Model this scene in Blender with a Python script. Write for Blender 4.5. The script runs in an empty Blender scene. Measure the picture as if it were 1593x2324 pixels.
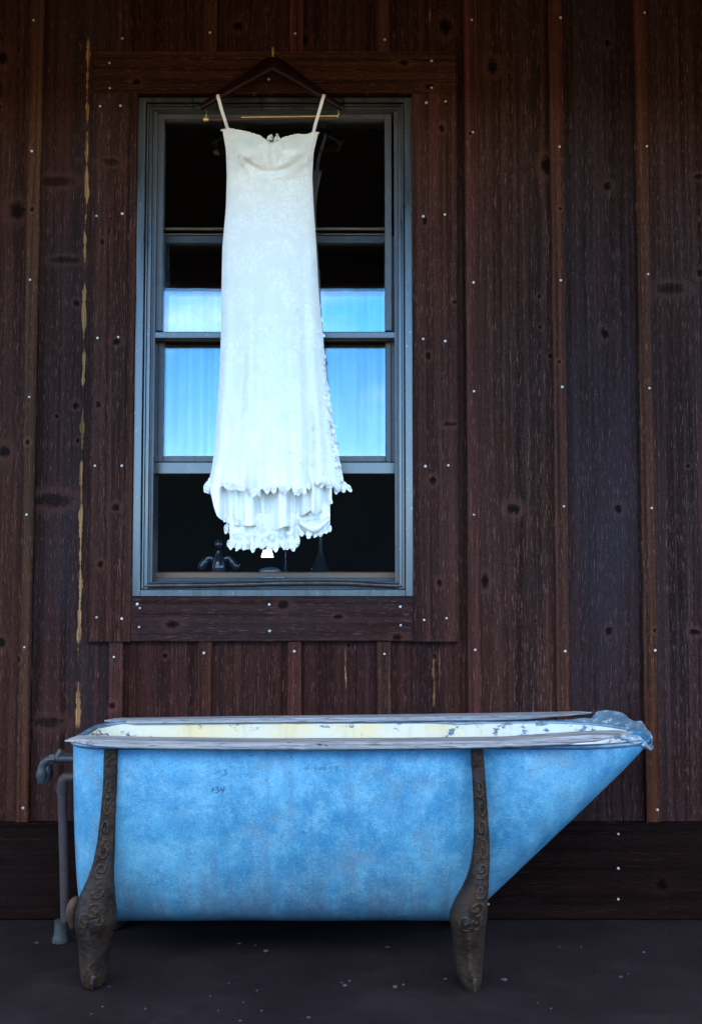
import bpy, bmesh, math, random
from mathutils import Vector, Matrix, noise as mnoise
import numpy as np

random.seed(7)
scene = bpy.context.scene
COL = scene.collection
R = math.radians

# ------------------------------------------------------------------ camera, sky, sun, exposure
CAM_D, CAM_H, PITCH, FOC = 3.5, 1.161, R(3.37), 2310.0        # metres, metres, angle, focal length in units of a 1593 x 2324 frame
UW, UH = 1593.0, 2324.0
cam_d = bpy.data.cameras.new('camera')
cam = bpy.data.objects.new('camera', cam_d)
COL.objects.link(cam)
cam.location = (0, -CAM_D, CAM_H)
cam.rotation_euler = (R(90) + PITCH, 0, 0)
cam_d.sensor_fit = 'VERTICAL'
cam_d.sensor_height = 36.0
cam_d.sensor_width = 24.0
cam_d.lens = FOC / UH * 36.0
cam_d.clip_end = 2000
scene.camera = cam

SUN_EL, SUN_ROT = 50, 0
world = bpy.data.worlds.new('World')
scene.world = world
world.use_nodes = True
wn, wl = world.node_tree.nodes, world.node_tree.links
wn.clear()
w_out = wn.new('ShaderNodeOutputWorld')
w_bg = wn.new('ShaderNodeBackground')
w_bg.inputs['Strength'].default_value = 0.13
sky = wn.new('ShaderNodeTexSky')
sky.sky_type = 'NISHITA'
sky.sun_disc = False
sky.sun_elevation = R(SUN_EL)
sky.sun_rotation = R(SUN_ROT)
sky.altitude = 1800
sky.air_density = 1.0
sky.dust_density = 0.1
sky.ozone_density = 4.0
# thin streaked clouds over the whole sky
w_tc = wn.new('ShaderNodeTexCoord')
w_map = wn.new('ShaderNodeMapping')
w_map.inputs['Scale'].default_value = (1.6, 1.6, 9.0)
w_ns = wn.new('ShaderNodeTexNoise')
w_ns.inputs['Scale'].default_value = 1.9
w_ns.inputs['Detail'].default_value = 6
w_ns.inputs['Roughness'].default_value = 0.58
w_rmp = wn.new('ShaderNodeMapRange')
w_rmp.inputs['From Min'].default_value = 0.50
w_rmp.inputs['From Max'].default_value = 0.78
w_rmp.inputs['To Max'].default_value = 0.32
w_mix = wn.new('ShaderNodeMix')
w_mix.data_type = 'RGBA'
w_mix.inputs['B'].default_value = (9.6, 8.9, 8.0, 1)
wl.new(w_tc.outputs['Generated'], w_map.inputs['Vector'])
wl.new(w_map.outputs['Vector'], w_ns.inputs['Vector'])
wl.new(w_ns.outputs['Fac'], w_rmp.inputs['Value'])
w_sep = wn.new('ShaderNodeSeparateXYZ')           # unseen high cloud added to whiten the light, clear blue left below it
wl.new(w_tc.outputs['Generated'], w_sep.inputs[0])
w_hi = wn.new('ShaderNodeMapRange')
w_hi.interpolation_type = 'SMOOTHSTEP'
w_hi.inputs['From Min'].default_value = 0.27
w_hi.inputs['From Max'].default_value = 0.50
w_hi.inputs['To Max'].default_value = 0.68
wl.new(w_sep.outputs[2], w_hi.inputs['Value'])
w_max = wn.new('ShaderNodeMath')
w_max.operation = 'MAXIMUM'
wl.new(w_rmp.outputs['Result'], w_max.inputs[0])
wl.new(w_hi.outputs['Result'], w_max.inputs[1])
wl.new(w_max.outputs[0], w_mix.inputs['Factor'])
w_hsv = wn.new('ShaderNodeHueSaturation')
w_hsv.inputs['Saturation'].default_value = 1.30
w_hsv.inputs['Hue'].default_value = 0.497
wl.new(sky.outputs['Color'], w_hsv.inputs['Color'])
wl.new(w_hsv.outputs['Color'], w_mix.inputs['A'])
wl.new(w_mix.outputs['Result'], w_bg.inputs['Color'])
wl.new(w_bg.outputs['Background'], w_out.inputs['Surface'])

sun_d = bpy.data.lights.new('sun', 'SUN')
sun_d.energy = 5.0
sun_d.angle = R(0.5)
sun_d.color = (1.0, 0.93, 0.82)
sun = bpy.data.objects.new('sun', sun_d)
COL.objects.link(sun)
sun.location = (0, 20, 30)
sun.rotation_euler = (-R(90 - SUN_EL), 0, R(-SUN_ROT))

scene.view_settings.view_transform = 'Standard'
scene.view_settings.look = 'None'
scene.view_settings.exposure = 3.25
scene.view_settings.gamma = 1.0

# ------------------------------------------------------------------ helpers
CT, ST = math.cos(PITCH), math.sin(PITCH)

def W(u, v, Y=0.0):
    """point of the plane y = Y seen at (u, v) of the 1593 x 2324 photograph"""
    a, b = u - UW / 2, UH / 2 - v
    dy = FOC * CT - b * ST
    dz = FOC * ST + b * CT
    t = (Y + CAM_D) / dy
    return Vector((a * t, Y, CAM_H + dz * t))

def WF(u, v, Z=0.0):
    a, b = u - UW / 2, UH / 2 - v
    dy = FOC * CT - b * ST
    dz = FOC * ST + b * CT
    t = (Z - CAM_H) / dz
    return Vector((a * t, -CAM_D + dy * t, Z))

def WX(u, v, Y=0.0): return W(u, v, Y).x
def WZ(v, Y=0.0): return W(0, v, Y).z

def wpos(o):
    p = Vector((0, 0, 0))
    while o is not None:
        p += o.location
        o = o.parent
    return p

def root(name, loc, label, cat, group=None):
    o = bpy.data.objects.new(name, None)
    o.empty_display_size = 0.1
    o.location = loc
    COL.objects.link(o)
    o['label'] = label
    o['category'] = cat
    if group: o['group'] = group
    return o

class MB:
    def __init__(s): s.v, s.f = [], []
    def add(s, vs, fs):
        n = len(s.v)
        s.v.extend(Vector(p) for p in vs)
        s.f.extend(tuple(i + n for i in f) for f in fs)
    def box(s, x0, x1, y0, y1, z0, z1, c=0.0):
        if c <= 0:
            s.add([(x0,y0,z0),(x1,y0,z0),(x1,y1,z0),(x0,y1,z0),(x0,y0,z1),(x1,y0,z1),(x1,y1,z1),(x0,y1,z1)],
                  [(0,3,2,1),(4,5,6,7),(0,1,5,4),(1,2,6,5),(2,3,7,6),(3,0,4,7)])
            return
        bm = bmesh.new()
        bmesh.ops.create_cube(bm, size=1)
        for q in bm.verts:
            q.co = Vector((x0 if q.co.x < 0 else x1, y0 if q.co.y < 0 else y1, z0 if q.co.z < 0 else z1))
        bmesh.ops.bevel(bm, geom=list(bm.edges), offset=c, segments=1, affect='EDGES')
        bm.verts.index_update()
        s.add([q.co.copy() for q in bm.verts], [[q.index for q in f.verts] for f in bm.faces])
        bm.free()
    def loft(s, rings, close=True, cap0=True, cap1=True):
        n = len(rings[0])
        vs = [p for r in rings for p in r]
        fs = []
        for i in range(len(rings) - 1):
            for j in range(n if close else n - 1):
                k = (j + 1) % n
                fs.append((i*n+j, i*n+k, (i+1)*n+k, (i+1)*n+j))
        if close and cap0: fs.append(tuple(range(n))[::-1])
        if close and cap1: fs.append(tuple((len(rings)-1)*n + j for j in range(n)))
        s.add(vs, fs)
    def tube(s, pts, rad, n=10, flat=1.0, nrm=None):
        pts = [Vector(p) for p in pts]
        if not hasattr(rad, '__len__'): rad = [rad] * len(pts)
        rings = []
        prev = None
        for i, p in enumerate(pts):
            t = (pts[min(i+1, len(pts)-1)] - pts[max(i-1, 0)]).normalized()
            if prev is None:
                a = Vector(nrm) if nrm else (Vector((0,1,0)) if abs(t.y) < 0.9 else Vector((1,0,0)))
            else: a = prev
            a = (a - t * a.dot(t)).normalized()
            prev = a
            b = t.cross(a)
            rings.append([p + (a * math.cos(2*math.pi*k/n) * flat + b * math.sin(2*math.pi*k/n)) * rad[i] for k in range(n)])
        s.loft(rings)
    def lathe(s, c, prof, n=24):
        c = Vector(c)
        s.loft([[c + Vector((r*math.cos(2*math.pi*k/n), r*math.sin(2*math.pi*k/n), z)) for k in range(n)] for r, z in prof])
    def grid(s, rows):
        s.loft(rows, close=False)
    def build(s, name, mat, parent=None, smooth=False, kind=None, label=None, fix=True):
        off = wpos(parent) if parent else Vector((0,0,0))
        me = bpy.data.meshes.new(name)
        me.from_pydata([p - off for p in s.v], [], s.f)
        if fix:
            bm = bmesh.new(); bm.from_mesh(me)
            bmesh.ops.recalc_face_normals(bm, faces=bm.faces)
            bm.to_mesh(me); bm.free()
        me.materials.append(mat)
        if smooth:
            me.polygons.foreach_set('use_smooth', [True] * len(me.polygons))
            if smooth == 'auto':
                try: me.set_sharp_from_angle(angle=R(40))
                except Exception: pass
        me.update()
        o = bpy.data.objects.new(name, me)
        COL.objects.link(o)
        if parent: o.parent = parent
        if kind: o['kind'] = kind
        if label: o['label'] = label
        return o

def smooth_path(ctrl, n=8):
    ctrl = [Vector(c) for c in ctrl]
    out = []
    for i in range(len(ctrl) - 1):
        p0, p1, p2, p3 = ctrl[max(i-1,0)], ctrl[i], ctrl[i+1], ctrl[min(i+2,len(ctrl)-1)]
        for k in range(n):
            t = k / n
            out.append(0.5*((2*p1)+(p2-p0)*t+(2*p0-5*p1+4*p2-p3)*t*t+(3*p1-p0-3*p2+p3)*t**3))
    out.append(ctrl[-1])
    return out

def interp(tab, sm=0):
    xs = np.array([a for a, b in tab], float); ys = np.array([b for a, b in tab], float)
    if not sm: return lambda x: float(np.interp(x, xs, ys))
    g = np.linspace(xs[0], xs[-1], 600)
    y = np.interp(g, xs, ys)
    k = max(3, int(sm / (g[1]-g[0]))) | 1
    pad = np.pad(y, k//2, mode='reflect', reflect_type='odd')
    y = np.convolve(pad, np.ones(k)/k, 'valid')
    return lambda x: float(np.interp(x, g, y))

def nz(x, y=0.0, z=0.0): return mnoise.noise(Vector((x, y, z)))
def sstep(a, b, x):
    t = min(1, max(0, (x-a)/(b-a))); return t*t*(3-2*t)

# ------------------------------------------------------------------ materials
class NT:
    def __init__(s, name):
        s.m = bpy.data.materials.new(name)
        s.m.use_nodes = True
        s.t = s.m.node_tree
        s.n, s.l = s.t.nodes, s.t.links
        s.n.clear()
        s.out = s.n.new('ShaderNodeOutputMaterial')
        s.p = s.n.new('ShaderNodeBsdfPrincipled')
        s.l.new(s.p.outputs[0], s.out.inputs['Surface'])
    def _in(s, sock, val):
        if isinstance(val, bpy.types.NodeSocket): s.l.new(val, sock)
        elif val is not None: sock.default_value = val
    def M(s, op, a, b=None, c=None, clamp=False):
        n = s.n.new('ShaderNodeMath'); n.operation = op; n.use_clamp = clamp
        s._in(n.inputs[0], a); s._in(n.inputs[1], b); s._in(n.inputs[2], c)
        return n.outputs[0]
    def coord(s, kind='Object'):
        tc = s.n.new('ShaderNodeTexCoord')
        sp = s.n.new('ShaderNodeSeparateXYZ')
        s.l.new(tc.outputs[kind], sp.inputs[0])
        return tc.outputs[kind], sp.outputs[0], sp.outputs[1], sp.outputs[2]
    def vec(s, x, y, z):
        n = s.n.new('ShaderNodeCombineXYZ')
        s._in(n.inputs[0], x); s._in(n.inputs[1], y); s._in(n.inputs[2], z)
        return n.outputs[0]
    def noise(s, v, scale=1.0, detail=3.0, rough=0.55, dist=0.0):
        n = s.n.new('ShaderNodeTexNoise')
        s._in(n.inputs['Vector'], v)
        n.inputs['Scale'].default_value = scale; n.inputs['Detail'].default_value = detail
        n.inputs['Roughness'].default_value = rough; n.inputs['Distortion'].default_value = dist
        return n.outputs['Fac']
    def voro(s, v, scale=1.0, feat='F1', out='Distance', rand=1.0):
        n = s.n.new('ShaderNodeTexVoronoi'); n.feature = feat
        s._in(n.inputs['Vector'], v)
        n.inputs['Scale'].default_value = scale; n.inputs['Randomness'].default_value = rand
        return n.outputs[out]
    def rng(s, v, a, b, c=0.0, d=1.0, smooth=True):
        n = s.n.new('ShaderNodeMapRange')
        if smooth: n.interpolation_type = 'SMOOTHSTEP'
        s._in(n.inputs['Value'], v)
        for k, x in (('From Min', a), ('From Max', b), ('To Min', c), ('To Max', d)): s._in(n.inputs[k], x)
        return n.outputs[0]
    def mix(s, f, a, b, mode='MIX'):
        n = s.n.new('ShaderNodeMix'); n.data_type = 'RGBA'; n.blend_type = mode
        s._in(n.inputs['Factor'], f)
        for k, x in (('A', a), ('B', b)):
            if isinstance(x, (tuple, list)): x = tuple(x)[:3] + (1.0,)
            s._in(n.inputs[k], x)
        return n.outputs['Result']
    def bump(s, h, dist=0.002, strength=1.0):
        n = s.n.new('ShaderNodeBump')
        n.inputs['Distance'].default_value = dist; n.inputs['Strength'].default_value = strength
        s.l.new(h, n.inputs['Height'])
        s.l.new(n.outputs[0], s.p.inputs['Normal'])
    def base(s, c):
        if isinstance(c, (tuple, list)): c = tuple(c)[:3] + (1.0,)
        s._in(s.p.inputs['Base Color'], c)
    def set(s, **kw):
        names = {'rough':'Roughness','metal':'Metallic','spec':'Specular IOR Level','alpha':'Alpha','coat':'Coat Weight','trans':'Transmission Weight','ior':'IOR','sss':'Subsurface Weight','sheen':'Sheen Weight'}
        for k, x in kw.items(): s._in(s.p.inputs[names[k]], x)
        return s

TINT = 0.64
def wood(name, seed, axis='Z', tint=(0.058, 0.026, 0.018), knots=(), streaks=(), fleck=1.0, blue=0.3, rough=0.75, spec=0.07):
    """rough sawn dark stained cedar; knots (across, along, radius across, radius along), streaks of bare wood (across, from, to, half width)"""
    s = NT(name)
    co, X, Y, Z = s.coord()
    ac, al = (X, Z) if axis == 'Z' else (Z, X)
    acw = ac
    kd = kr = None
    for (a, c, ra, rl) in knots:
        dx = s.M('SUBTRACT', ac, a)
        da = s.M('DIVIDE', dx, ra)
        dl = s.M('DIVIDE', s.M('SUBTRACT', al, c), rl)
        d = s.M('SQRT', s.M('ADD', s.M('MULTIPLY', da, da), s.M('MULTIPLY', dl, dl)))
        wv = s.M('ADD', d, s.M('MULTIPLY', s.M('SUBTRACT', s.noise(co, 60, 4, 0.7), 0.5), 1.7))
        m = s.rng(wv, 0.45, 0.95, 1.0, 0.0)
        if ra > 2*rl: m = s.M('MULTIPLY', s.rng(s.M('ADD', wv, s.M('MULTIPLY', s.M('SUBTRACT', s.noise(s.vec(s.M('MULTIPLY', ac, 30), 2.0, s.M('MULTIPLY', al, 160)), 1, 3), 0.5), 1.6)), 0.35, 1.0, 1.0, 0.0), 0.7)
        ring = s.M('MULTIPLY', s.rng(wv, 0.8, 1.1), s.rng(wv, 1.2, 2.3, 1.0, 0.0))
        dl2 = s.M('MULTIPLY', dl, 0.45)
        dw = s.M('SQRT', s.M('ADD', s.M('MULTIPLY', da, da), s.M('MULTIPLY', dl2, dl2)))
        warp = s.rng(dw, 0.3, 2.4, 0.12 if ra > 2*rl else 0.55, 0.0)
        acw = s.M('SUBTRACT', acw, s.M('MULTIPLY', dx, warp))
        kd = m if kd is None else s.M('MAXIMUM', kd, m)
        kr = ring if kr is None else s.M('MAXIMUM', kr, ring)
    wob = s.M('MULTIPLY', s.noise(s.vec(s.M('MULTIPLY', ac, 3.0), s.M('MULTIPLY', al, 0.9), seed), 1, 1), 0.012)
    acw = s.M('ADD', acw, wob)
    def nn(a, b, det=3, off=0.0, ro=0.6): return s.noise(s.vec(s.M('MULTIPLY', acw, a), s.M('MULTIPLY', al, b), seed * 3.7 + off), 1, det, ro)
    g1 = nn(60, 0.5, 5)
    g2 = nn(400, 24, 4, 5)
    g3 = nn(6, 1.0, 5, 9)
    g4 = nn(300, 110, 3, 13)
    g5 = nn(150, 2.2, 3, 17)
    g6 = nn(420, 160, 2, 23)
    tint = (tint[0]*TINT*1.20, tint[1]*TINT*0.88, tint[2]*TINT*0.90)
    d = tuple(x * 0.16 for x in tint)
    c = s.mix(s.rng(g1, 0.3, 0.7), d, tint)
    c = s.mix(s.M('MULTIPLY', s.rng(g3, 0.42, 0.70), blue), c, tuple(TINT*x for x in (0.034, 0.024, 0.029)))
    c = s.mix(s.M('MULTIPLY', s.rng(g3, 0.30, 0.46, 1, 0), 0.4), c, tuple(x*0.45 for x in tint))
    c = s.mix(s.M('MULTIPLY', s.rng(g5, 0.55, 0.76), 0.35), c, tuple(x*1.5 for x in tint))
    c = s.mix(s.M('MULTIPLY', s.rng(g2, 0.55, 0.66), s.M('MULTIPLY', s.rng(g5, 0.38, 0.62, 0.15, 1.0), 0.85 * fleck)), c, (tint[0]*3.5, tint[1]*4.3, tint[2]*5.0))
    c = s.mix(s.M('MULTIPLY', s.rng(g4, 0.32, 0.44, 1, 0), 0.8), c, tuple(x*0.14 for x in tint))
    c = s.mix(s.M('MULTIPLY', s.rng(g6, 0.58, 0.72), 0.45), c, tuple(x*2.2 for x in tint))
    if kd is not None:
        c = s.mix(s.M('MULTIPLY', kr, 0.45), c, tuple(x*1.5 for x in tint))
        c = s.mix(s.M('MULTIPLY', kd, 0.94), c, tuple(x*0.08 for x in tint))
    for i, (a, z0, z1, hw) in enumerate(streaks):
        wv = s.M('MULTIPLY', s.M('SUBTRACT', s.noise(s.vec(0.0, s.M('MULTIPLY', al, 5), seed + i), 1, 3), 0.5), 0.02)
        dd = s.M('ABSOLUTE', s.M('SUBTRACT', s.M('SUBTRACT', ac, a), wv))
        wid = s.M('MULTIPLY', s.rng(s.noise(s.vec(3.0, s.M('MULTIPLY', al, 6.5), seed + 2*i), 1, 4, 0.65), 0.38, 0.64), hw)
        edge = s.M('SUBTRACT', wid, s.M('ADD', dd, s.M('MULTIPLY', s.M('SUBTRACT', g2, 0.5), 0.006)))
        m = s.rng(edge, 0.0, 0.0018)
        m = s.M('MULTIPLY', m, s.M('MULTIPLY', s.rng(al, z0, z0+0.04), s.rng(al, z1-0.04, z1, 1, 0)))
        c = s.mix(m, c, s.mix(s.rng(g5, 0.35, 0.65), (0.09, 0.042, 0.016), (0.36, 0.20, 0.085)))
    s.base(c)
    s.set(rough=s.rng(g2, 0.3, 0.7, rough - 0.1, rough + 0.14), spec=spec)
    h = s.M('ADD', s.M('MULTIPLY', g2, 0.6), s.M('ADD', s.M('MULTIPLY', g4, 0.5), s.M('MULTIPLY', g1, 0.5)))
    if kd is not None: h = s.M('SUBTRACT', h, s.M('MULTIPLY', kd, 0.8))
    s.bump(h, 0.0030, 0.9)
    return s.m

def simple(name, col, rough=0.5, metal=0.0, spec=0.5, var=0.15, scale=30, bump=0.0, vec_scale=None):
    s = NT(name)
    co, X, Y, Z = s.coord()
    n = s.noise(co, scale, 5, 0.6)
    c = s.mix(s.rng(n, 0.3, 0.7), tuple(x*(1-var) for x in col), tuple(min(1, x*(1+var)) for x in col))
    s.base(c); s.set(rough=s.rng(n, 0.3, 0.7, max(0.02, rough-0.08), rough+0.08), metal=metal, spec=spec)
    if bump: s.bump(s.noise(co, scale*3, 4), bump)
    return s.m

# ------------------------------------------------------------------ setting: floor, ground, roof, room
s = NT('painted_concrete')
co, X, Y, Z = s.coord()
n1 = s.noise(co, 3.0, 5, 0.6); n2 = s.noise(co, 45, 4, 0.6); n3 = s.noise(s.vec(s.M('MULTIPLY', X, 3.2), s.M('MULTIPLY', Y, 5), 3.0), 1, 5, 0.6)
c = s.mix(s.rng(n1, 0.3, 0.7), (0.0070, 0.0062, 0.0085), (0.0115, 0.0102, 0.0140))
c = s.mix(s.M('MULTIPLY', s.rng(n3, 0.52, 0.75), 0.6), c, (0.0175, 0.0155, 0.0200))
c = s.mix(s.M('MULTIPLY', s.rng(s.noise(co, 130, 4, 0.7), 0.50, 0.72), 0.6), c, (0.022, 0.020, 0.025))
c = s.mix(s.M('MULTIPLY', s.rng(s.noise(co, 8, 5, 0.7), 0.58, 0.7), 0.5), c, (0.005, 0.004, 0.0045))
sp = s.voro(co, 14.0)
spm = s.M('MULTIPLY', s.rng(sp, 0.04, 0.07, 1, 0), s.rng(s.noise(co, 4, 2), 0.54, 0.6))
c = s.mix(s.M('MULTIPLY', spm, 0.6), c, (0.10, 0.10, 0.11))
s.base(c); s.set(rough=s.rng(n3, 0.3, 0.7, 0.7, 0.9), spec=0.05)
s.bump(s.M('ADD', n2, n1), 0.002, 0.5)
M_floor = s.m

mb = MB(); mb.box(-5, 5, -2.7, 0.3, -0.16, 0.0, 0.01)
floor = mb.build('floor', M_floor, kind='structure')
M_fleck = simple('pale_paint_fleck', (0.038, 0.046, 0.058), 0.6, var=0.3)
flecks = [(782,2237,13,4),(775,2231,4,2),(793,2227,4,3),(897,2240,13,5),(915,2236,6,4),(1144,2224,14,5),(1408,2218,9,4),(1425,2212,4,2),
          (84,2140,10,3),(520,2232,3,2),(553,2276,4,2),(583,2249,4,2),(477,2262,3,2),(495,2295,4,2),(594,2295,5,2),(603,2158,12,5),(543,2142,9,2),(580,2147,6,2),
          (1318,2150,4,2),(1268,2150,3,2),(880,2150,12,1),(1010,2222,8,2),(1060,2215,6,2),(1460,2162,8,2),(1510,2120,3,1.5),(700,2310,8,2),(1250,2290,5,2),(330,2290,5,2)]
for (u, v, w, h) in flecks:
    p = WF(u, v)
    q = WF(u + w/2, v); rx = (q - p).x
    ry = (WF(u, v - h/2) - p).y
    mb = MB(); n = 9
    pts = [(p.x + rx*math.cos(2*math.pi*k/n)*random.uniform(.6,1.25), p.y + ry*math.sin(2*math.pi*k/n)*random.uniform(.6,1.25)) for k in range(n)]
    mb.loft([[(x, y, 0.0004) for x, y in pts], [(p.x+(x-p.x)*.9, p.y+(y-p.y)*.9, 0.0028) for x, y in pts]])
    mb.build('paint_fleck', M_fleck, floor)

s = NT('tan_bounce_ground')  # unseen meadow, its tan added to bounce warm light under the porch
co, X, Y, Z = s.coord()
n1 = s.noise(co, 0.35, 6, 0.6); n2 = s.noise(co, 9, 5, 0.7)
c = s.mix(s.rng(n1, 0.35, 0.65), (0.075, 0.047, 0.024), (0.125, 0.082, 0.045))
c = s.mix(s.M('MULTIPLY', s.rng(n2, 0.45, 0.7), 0.5), c, (0.10, 0.085, 0.04))
s.base(c); s.set(rough=0.95, spec=0.1); s.bump(n2, 0.05)
mb = MB(); mb.add([(-400,-700,-0.15),(400,-700,-0.15),(400,100,-0.15),(-400,100,-0.15)], [(0,1,2,3)])
mb.build('ground', s.m, kind='structure')

s = NT('shade_bank_green')  # unseen bank added behind the camera to dim the lower wall
co, X, Y, Z = s.coord(); n1 = s.noise(co, 2, 6, 0.7)
s.base(s.mix(s.rng(n1, 0.35, 0.65), (0.020, 0.022, 0.010), (0.050, 0.045, 0.022))); s.set(rough=0.95, spec=0.1); s.bump(n1, 0.1)
mb = MB(); rows = []
for i in range(81):
    x = -30 + 60*i/80; h = 1.42 + .18*nz(x*.6, 2) + .1*nz(x*2.1, 5)
    rows.append([(x, y, -.2 + h_*h + .05*nz(x*2, y*3, 3)) for y, h_ in ((-4.35,0),(-4.45,.45),(-4.7,.85),(-5.1,1.06),(-5.6,1.08),(-6.2,.8),(-6.8,.4),(-7.4,0))])
mb.grid(rows); mb.build('shade_bank', s.m, kind='structure', smooth=True)

M_roof = wood('roof_boards', 41, 'X', (0.018, 0.009, 0.006))
mb = MB()
def slab(p, q, th, x0, x1):          # p, q = (y, z) lower face ends
    mb.add([(x0,p[0],p[1]),(x1,p[0],p[1]),(x1,q[0],q[1]),(x0,q[0],q[1]),(x0,p[0],p[1]+th),(x1,p[0],p[1]+th),(x1,q[0],q[1]+th),(x0,q[0],q[1]+th)],
           [(0,3,2,1),(4,5,6,7),(0,1,5,4),(1,2,6,5),(2,3,7,6),(3,0,4,7)])
slab((-2.4, 3.0), (0.05, 3.62), 0.12, -5, 5)
slab((0.05, 3.62), (3.6, 5.0), 0.12, -5, 5)
slab((3.6, 5.0), (7.2, 3.6), 0.12, -5, 5)
mb.box(-5, 5, -2.46, -2.34, 2.85, 3.14, 0.006)
mb.build('porch_roof', M_roof, kind='structure')

M_room = simple('dark_room_paint', (0.018, 0.018, 0.022), 0.8, var=0.2)
mb = MB()
X0, X1, Y0, Y1, Z0, Z1 = -3.0, 3.0, 0.30, 3.6, 0.0, 3.3
mb.add([(X0,Y0,Z0),(X1,Y0,Z0),(X1,Y1,Z0),(X0,Y1,Z0),(X0,Y0,Z1),(X1,Y0,Z1),(X1,Y1,Z1),(X0,Y1,Z1)],
       [(0,1,2,3),(4,7,6,5),(1,5,6,2),(2,6,7,3),(3,7,4,0)])
mb.build('room', M_room, kind='structure', fix=False)

# ------------------------------------------------------------------ the board and batten wall
wall = root('wooden_wall', (0,0,0), 'dark brown board and batten timber wall framing a tall sash window', 'wall')
TRIM_Y, BAT_Y = -0.030, -0.020

def plank(mb, x0, x1, z0, z1, yf, yb, axis='Z', jit=0.0012, ch=0.002, seed=0.0, n=None):
    """a sawn board, edges slightly uneven along its length"""
    L = (z1 - z0) if axis == 'Z' else (x1 - x0)
    n = n or max(2, int(L / 0.09))
    rings = []
    for i in range(n + 1):
        t = i / n
        if axis == 'Z':
            z = z0 + L*t
            a = x0 + nz(z*5, seed, 1)*jit*2; b = x1 + nz(z*5, seed, 7)*jit*2; f = yf + nz(z*4, seed, 12)*jit*0.7
            rings.append([(a, yb, z),(a, f+ch, z),(a+ch, f, z),(b-ch, f, z),(b, f+ch, z),(b, yb, z)])
        else:
            x = x0 + L*t
            a = z0 + nz(x*5, seed, 1)*jit*2; b = z1 + nz(x*5, seed, 7)*jit*2; f = yf + nz(x*4, seed, 12)*jit*0.7
            rings.append([(x, yb, a),(x, f+ch, a),(x, f, a+ch),(x, f, b-ch),(x, f+ch, b),(x, yb, b)])
    mb.loft(rings)

M_nail = simple('galvanized_nail', (0.45, 0.46, 0.47), 0.45, 0.3, var=0.2, scale=300)
nb = MB()
nb.loft([[(0.0044*math.cos(2*math.pi*k/10), y, 0.0044*math.sin(2*math.pi*k/10)) for k in range(10)] for y in (0.001, -0.0008)] +
        [[(0.0030*math.cos(2*math.pi*k/10), -0.0022, 0.0030*math.sin(2*math.pi*k/10)) for k in range(10)]])
NAIL = bpy.data.meshes.new('nail')
NAIL.from_pydata(nb.v, [], nb.f); NAIL.materials.append(M_nail)
bm = bmesh.new(); bm.from_mesh(NAIL); bmesh.ops.recalc_face_normals(bm, faces=bm.faces); bm.to_mesh(NAIL); bm.free()
def nails(parent, uvs, Y):
    for u, v in uvs:
        o = bpy.data.objects.new('nail', NAIL)
        COL.objects.link(o); o.parent = parent
        o.location = W(u, v, Y - 0.0006)
        sc = random.uniform(0.85, 1.1); o.scale = (sc, 1, sc*random.uniform(.9, 1.05))
        o.rotation_euler = (random.uniform(-.2,.2), 0, random.uniform(-.2,.2))

ZTOP, ZBASE = 3.62, WZ(1868, TRIM_Y)
# batten centre lines
bx = {0: WX(66, 1000, BAT_Y), 1: WX(263, 1500, BAT_Y), 2: WX(465, 1500, BAT_Y), 3: WX(668, 1500, BAT_Y), 4: WX(871, 1500, BAT_Y),
      5: WX(1074.5, 1200, BAT_Y), 6: WX(1274, 1200, BAT_Y), 7: WX(1471, 1200, BAT_Y)}
SP = 0.305
for k in range(1, 6): bx[-k] = bx[0] - SP*k; bx[7+k] = bx[7] + SP*k
BW = 0.0225
# window trim outline in world units
TL0, TL1 = WX(203, 800, TRIM_Y), WX(305, 800, TRIM_Y)
TR0, TR1 = WX(936, 800, TRIM_Y), WX(1038, 800, TRIM_Y)
TT1, TT0 = WZ(116, TRIM_Y), WZ(211, TRIM_Y)
TB1, TB0 = WZ(1355, TRIM_Y), WZ(1456, TRIM_Y)
OX0, OX1, OZ0, OZ1 = TL1 + 0.006, TR0 - 0.006, TB1 + 0.002, TT0 - 0.004     # opening

K = lambda u, v, ru, rv: (WX(u, v), WZ(v), ru/660.0, rv/660.0)
board_knots = {
    -1: [K(8,132,14,20), K(12,1025,14,16), K(40,478,22,22), K(5,1460,10,14)],
    0: [K(128,412,48,13), K(122,1135,46,18), K(175,688,8,9), K(172,920,9,10), K(130,945,5,6), K(110,1640,34,14), K(178,1000,5,7), K(178,1447,8,9), K(150,590,40,9)],
    1: [K(375,1489,7,7)],
    2: [K(540,60,14,12)],
    3: [K(790,1465,5,6), K(690,90,13,14)],
    4: [K(1010,60,18,22), K(985,1490,6,7)],
    5: [K(1117,152,15,19), K(1224,673,5,6), K(1225,742,5,6), K(1165,1155,17,14), K(1100,1318,10,18), K(1249,808,6,7), K(1240,375,16,24)],
    6: [K(1377,422,10,12), K(1371,757,11,14), K(1402,1155,10,11), K(1380,1432,9,11), K(1377,97,9,9)],
    7: [K(1520,655,34,14), K(1560,1058,6,5), K(1585,400,14,8), K(1575,1435,14,8), K(1590,620,12,10)],
}
board_streaks = {0: [(WX(189, 900), WZ(1660), WZ(80), 0.0095)], 3: [(WX(785,1540), WZ(1590), WZ(1460), 0.003)],
                 4: [(WX(984,1540), WZ(1612), WZ(1455), 0.0075), (WX(997,1540), WZ(1620), WZ(1460), 0.0035), (WX(974,30), WZ(75), WZ(-120), 0.0085)]}
tints = {-1: (0.056,0.026,0.017), 0: (0.050,0.027,0.022), 1: (0.050,0.022,0.016), 2: (0.052,0.024,0.017), 3: (0.050,0.023,0.017), 4: (0.052,0.025,0.018),
         5: (0.062,0.033,0.023), 6: (0.040,0.026,0.026), 7: (0.052,0.031,0.026)}
blues = {0: 0.65, 6: 0.85, 7: 0.55, 5: 0.4}
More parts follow.
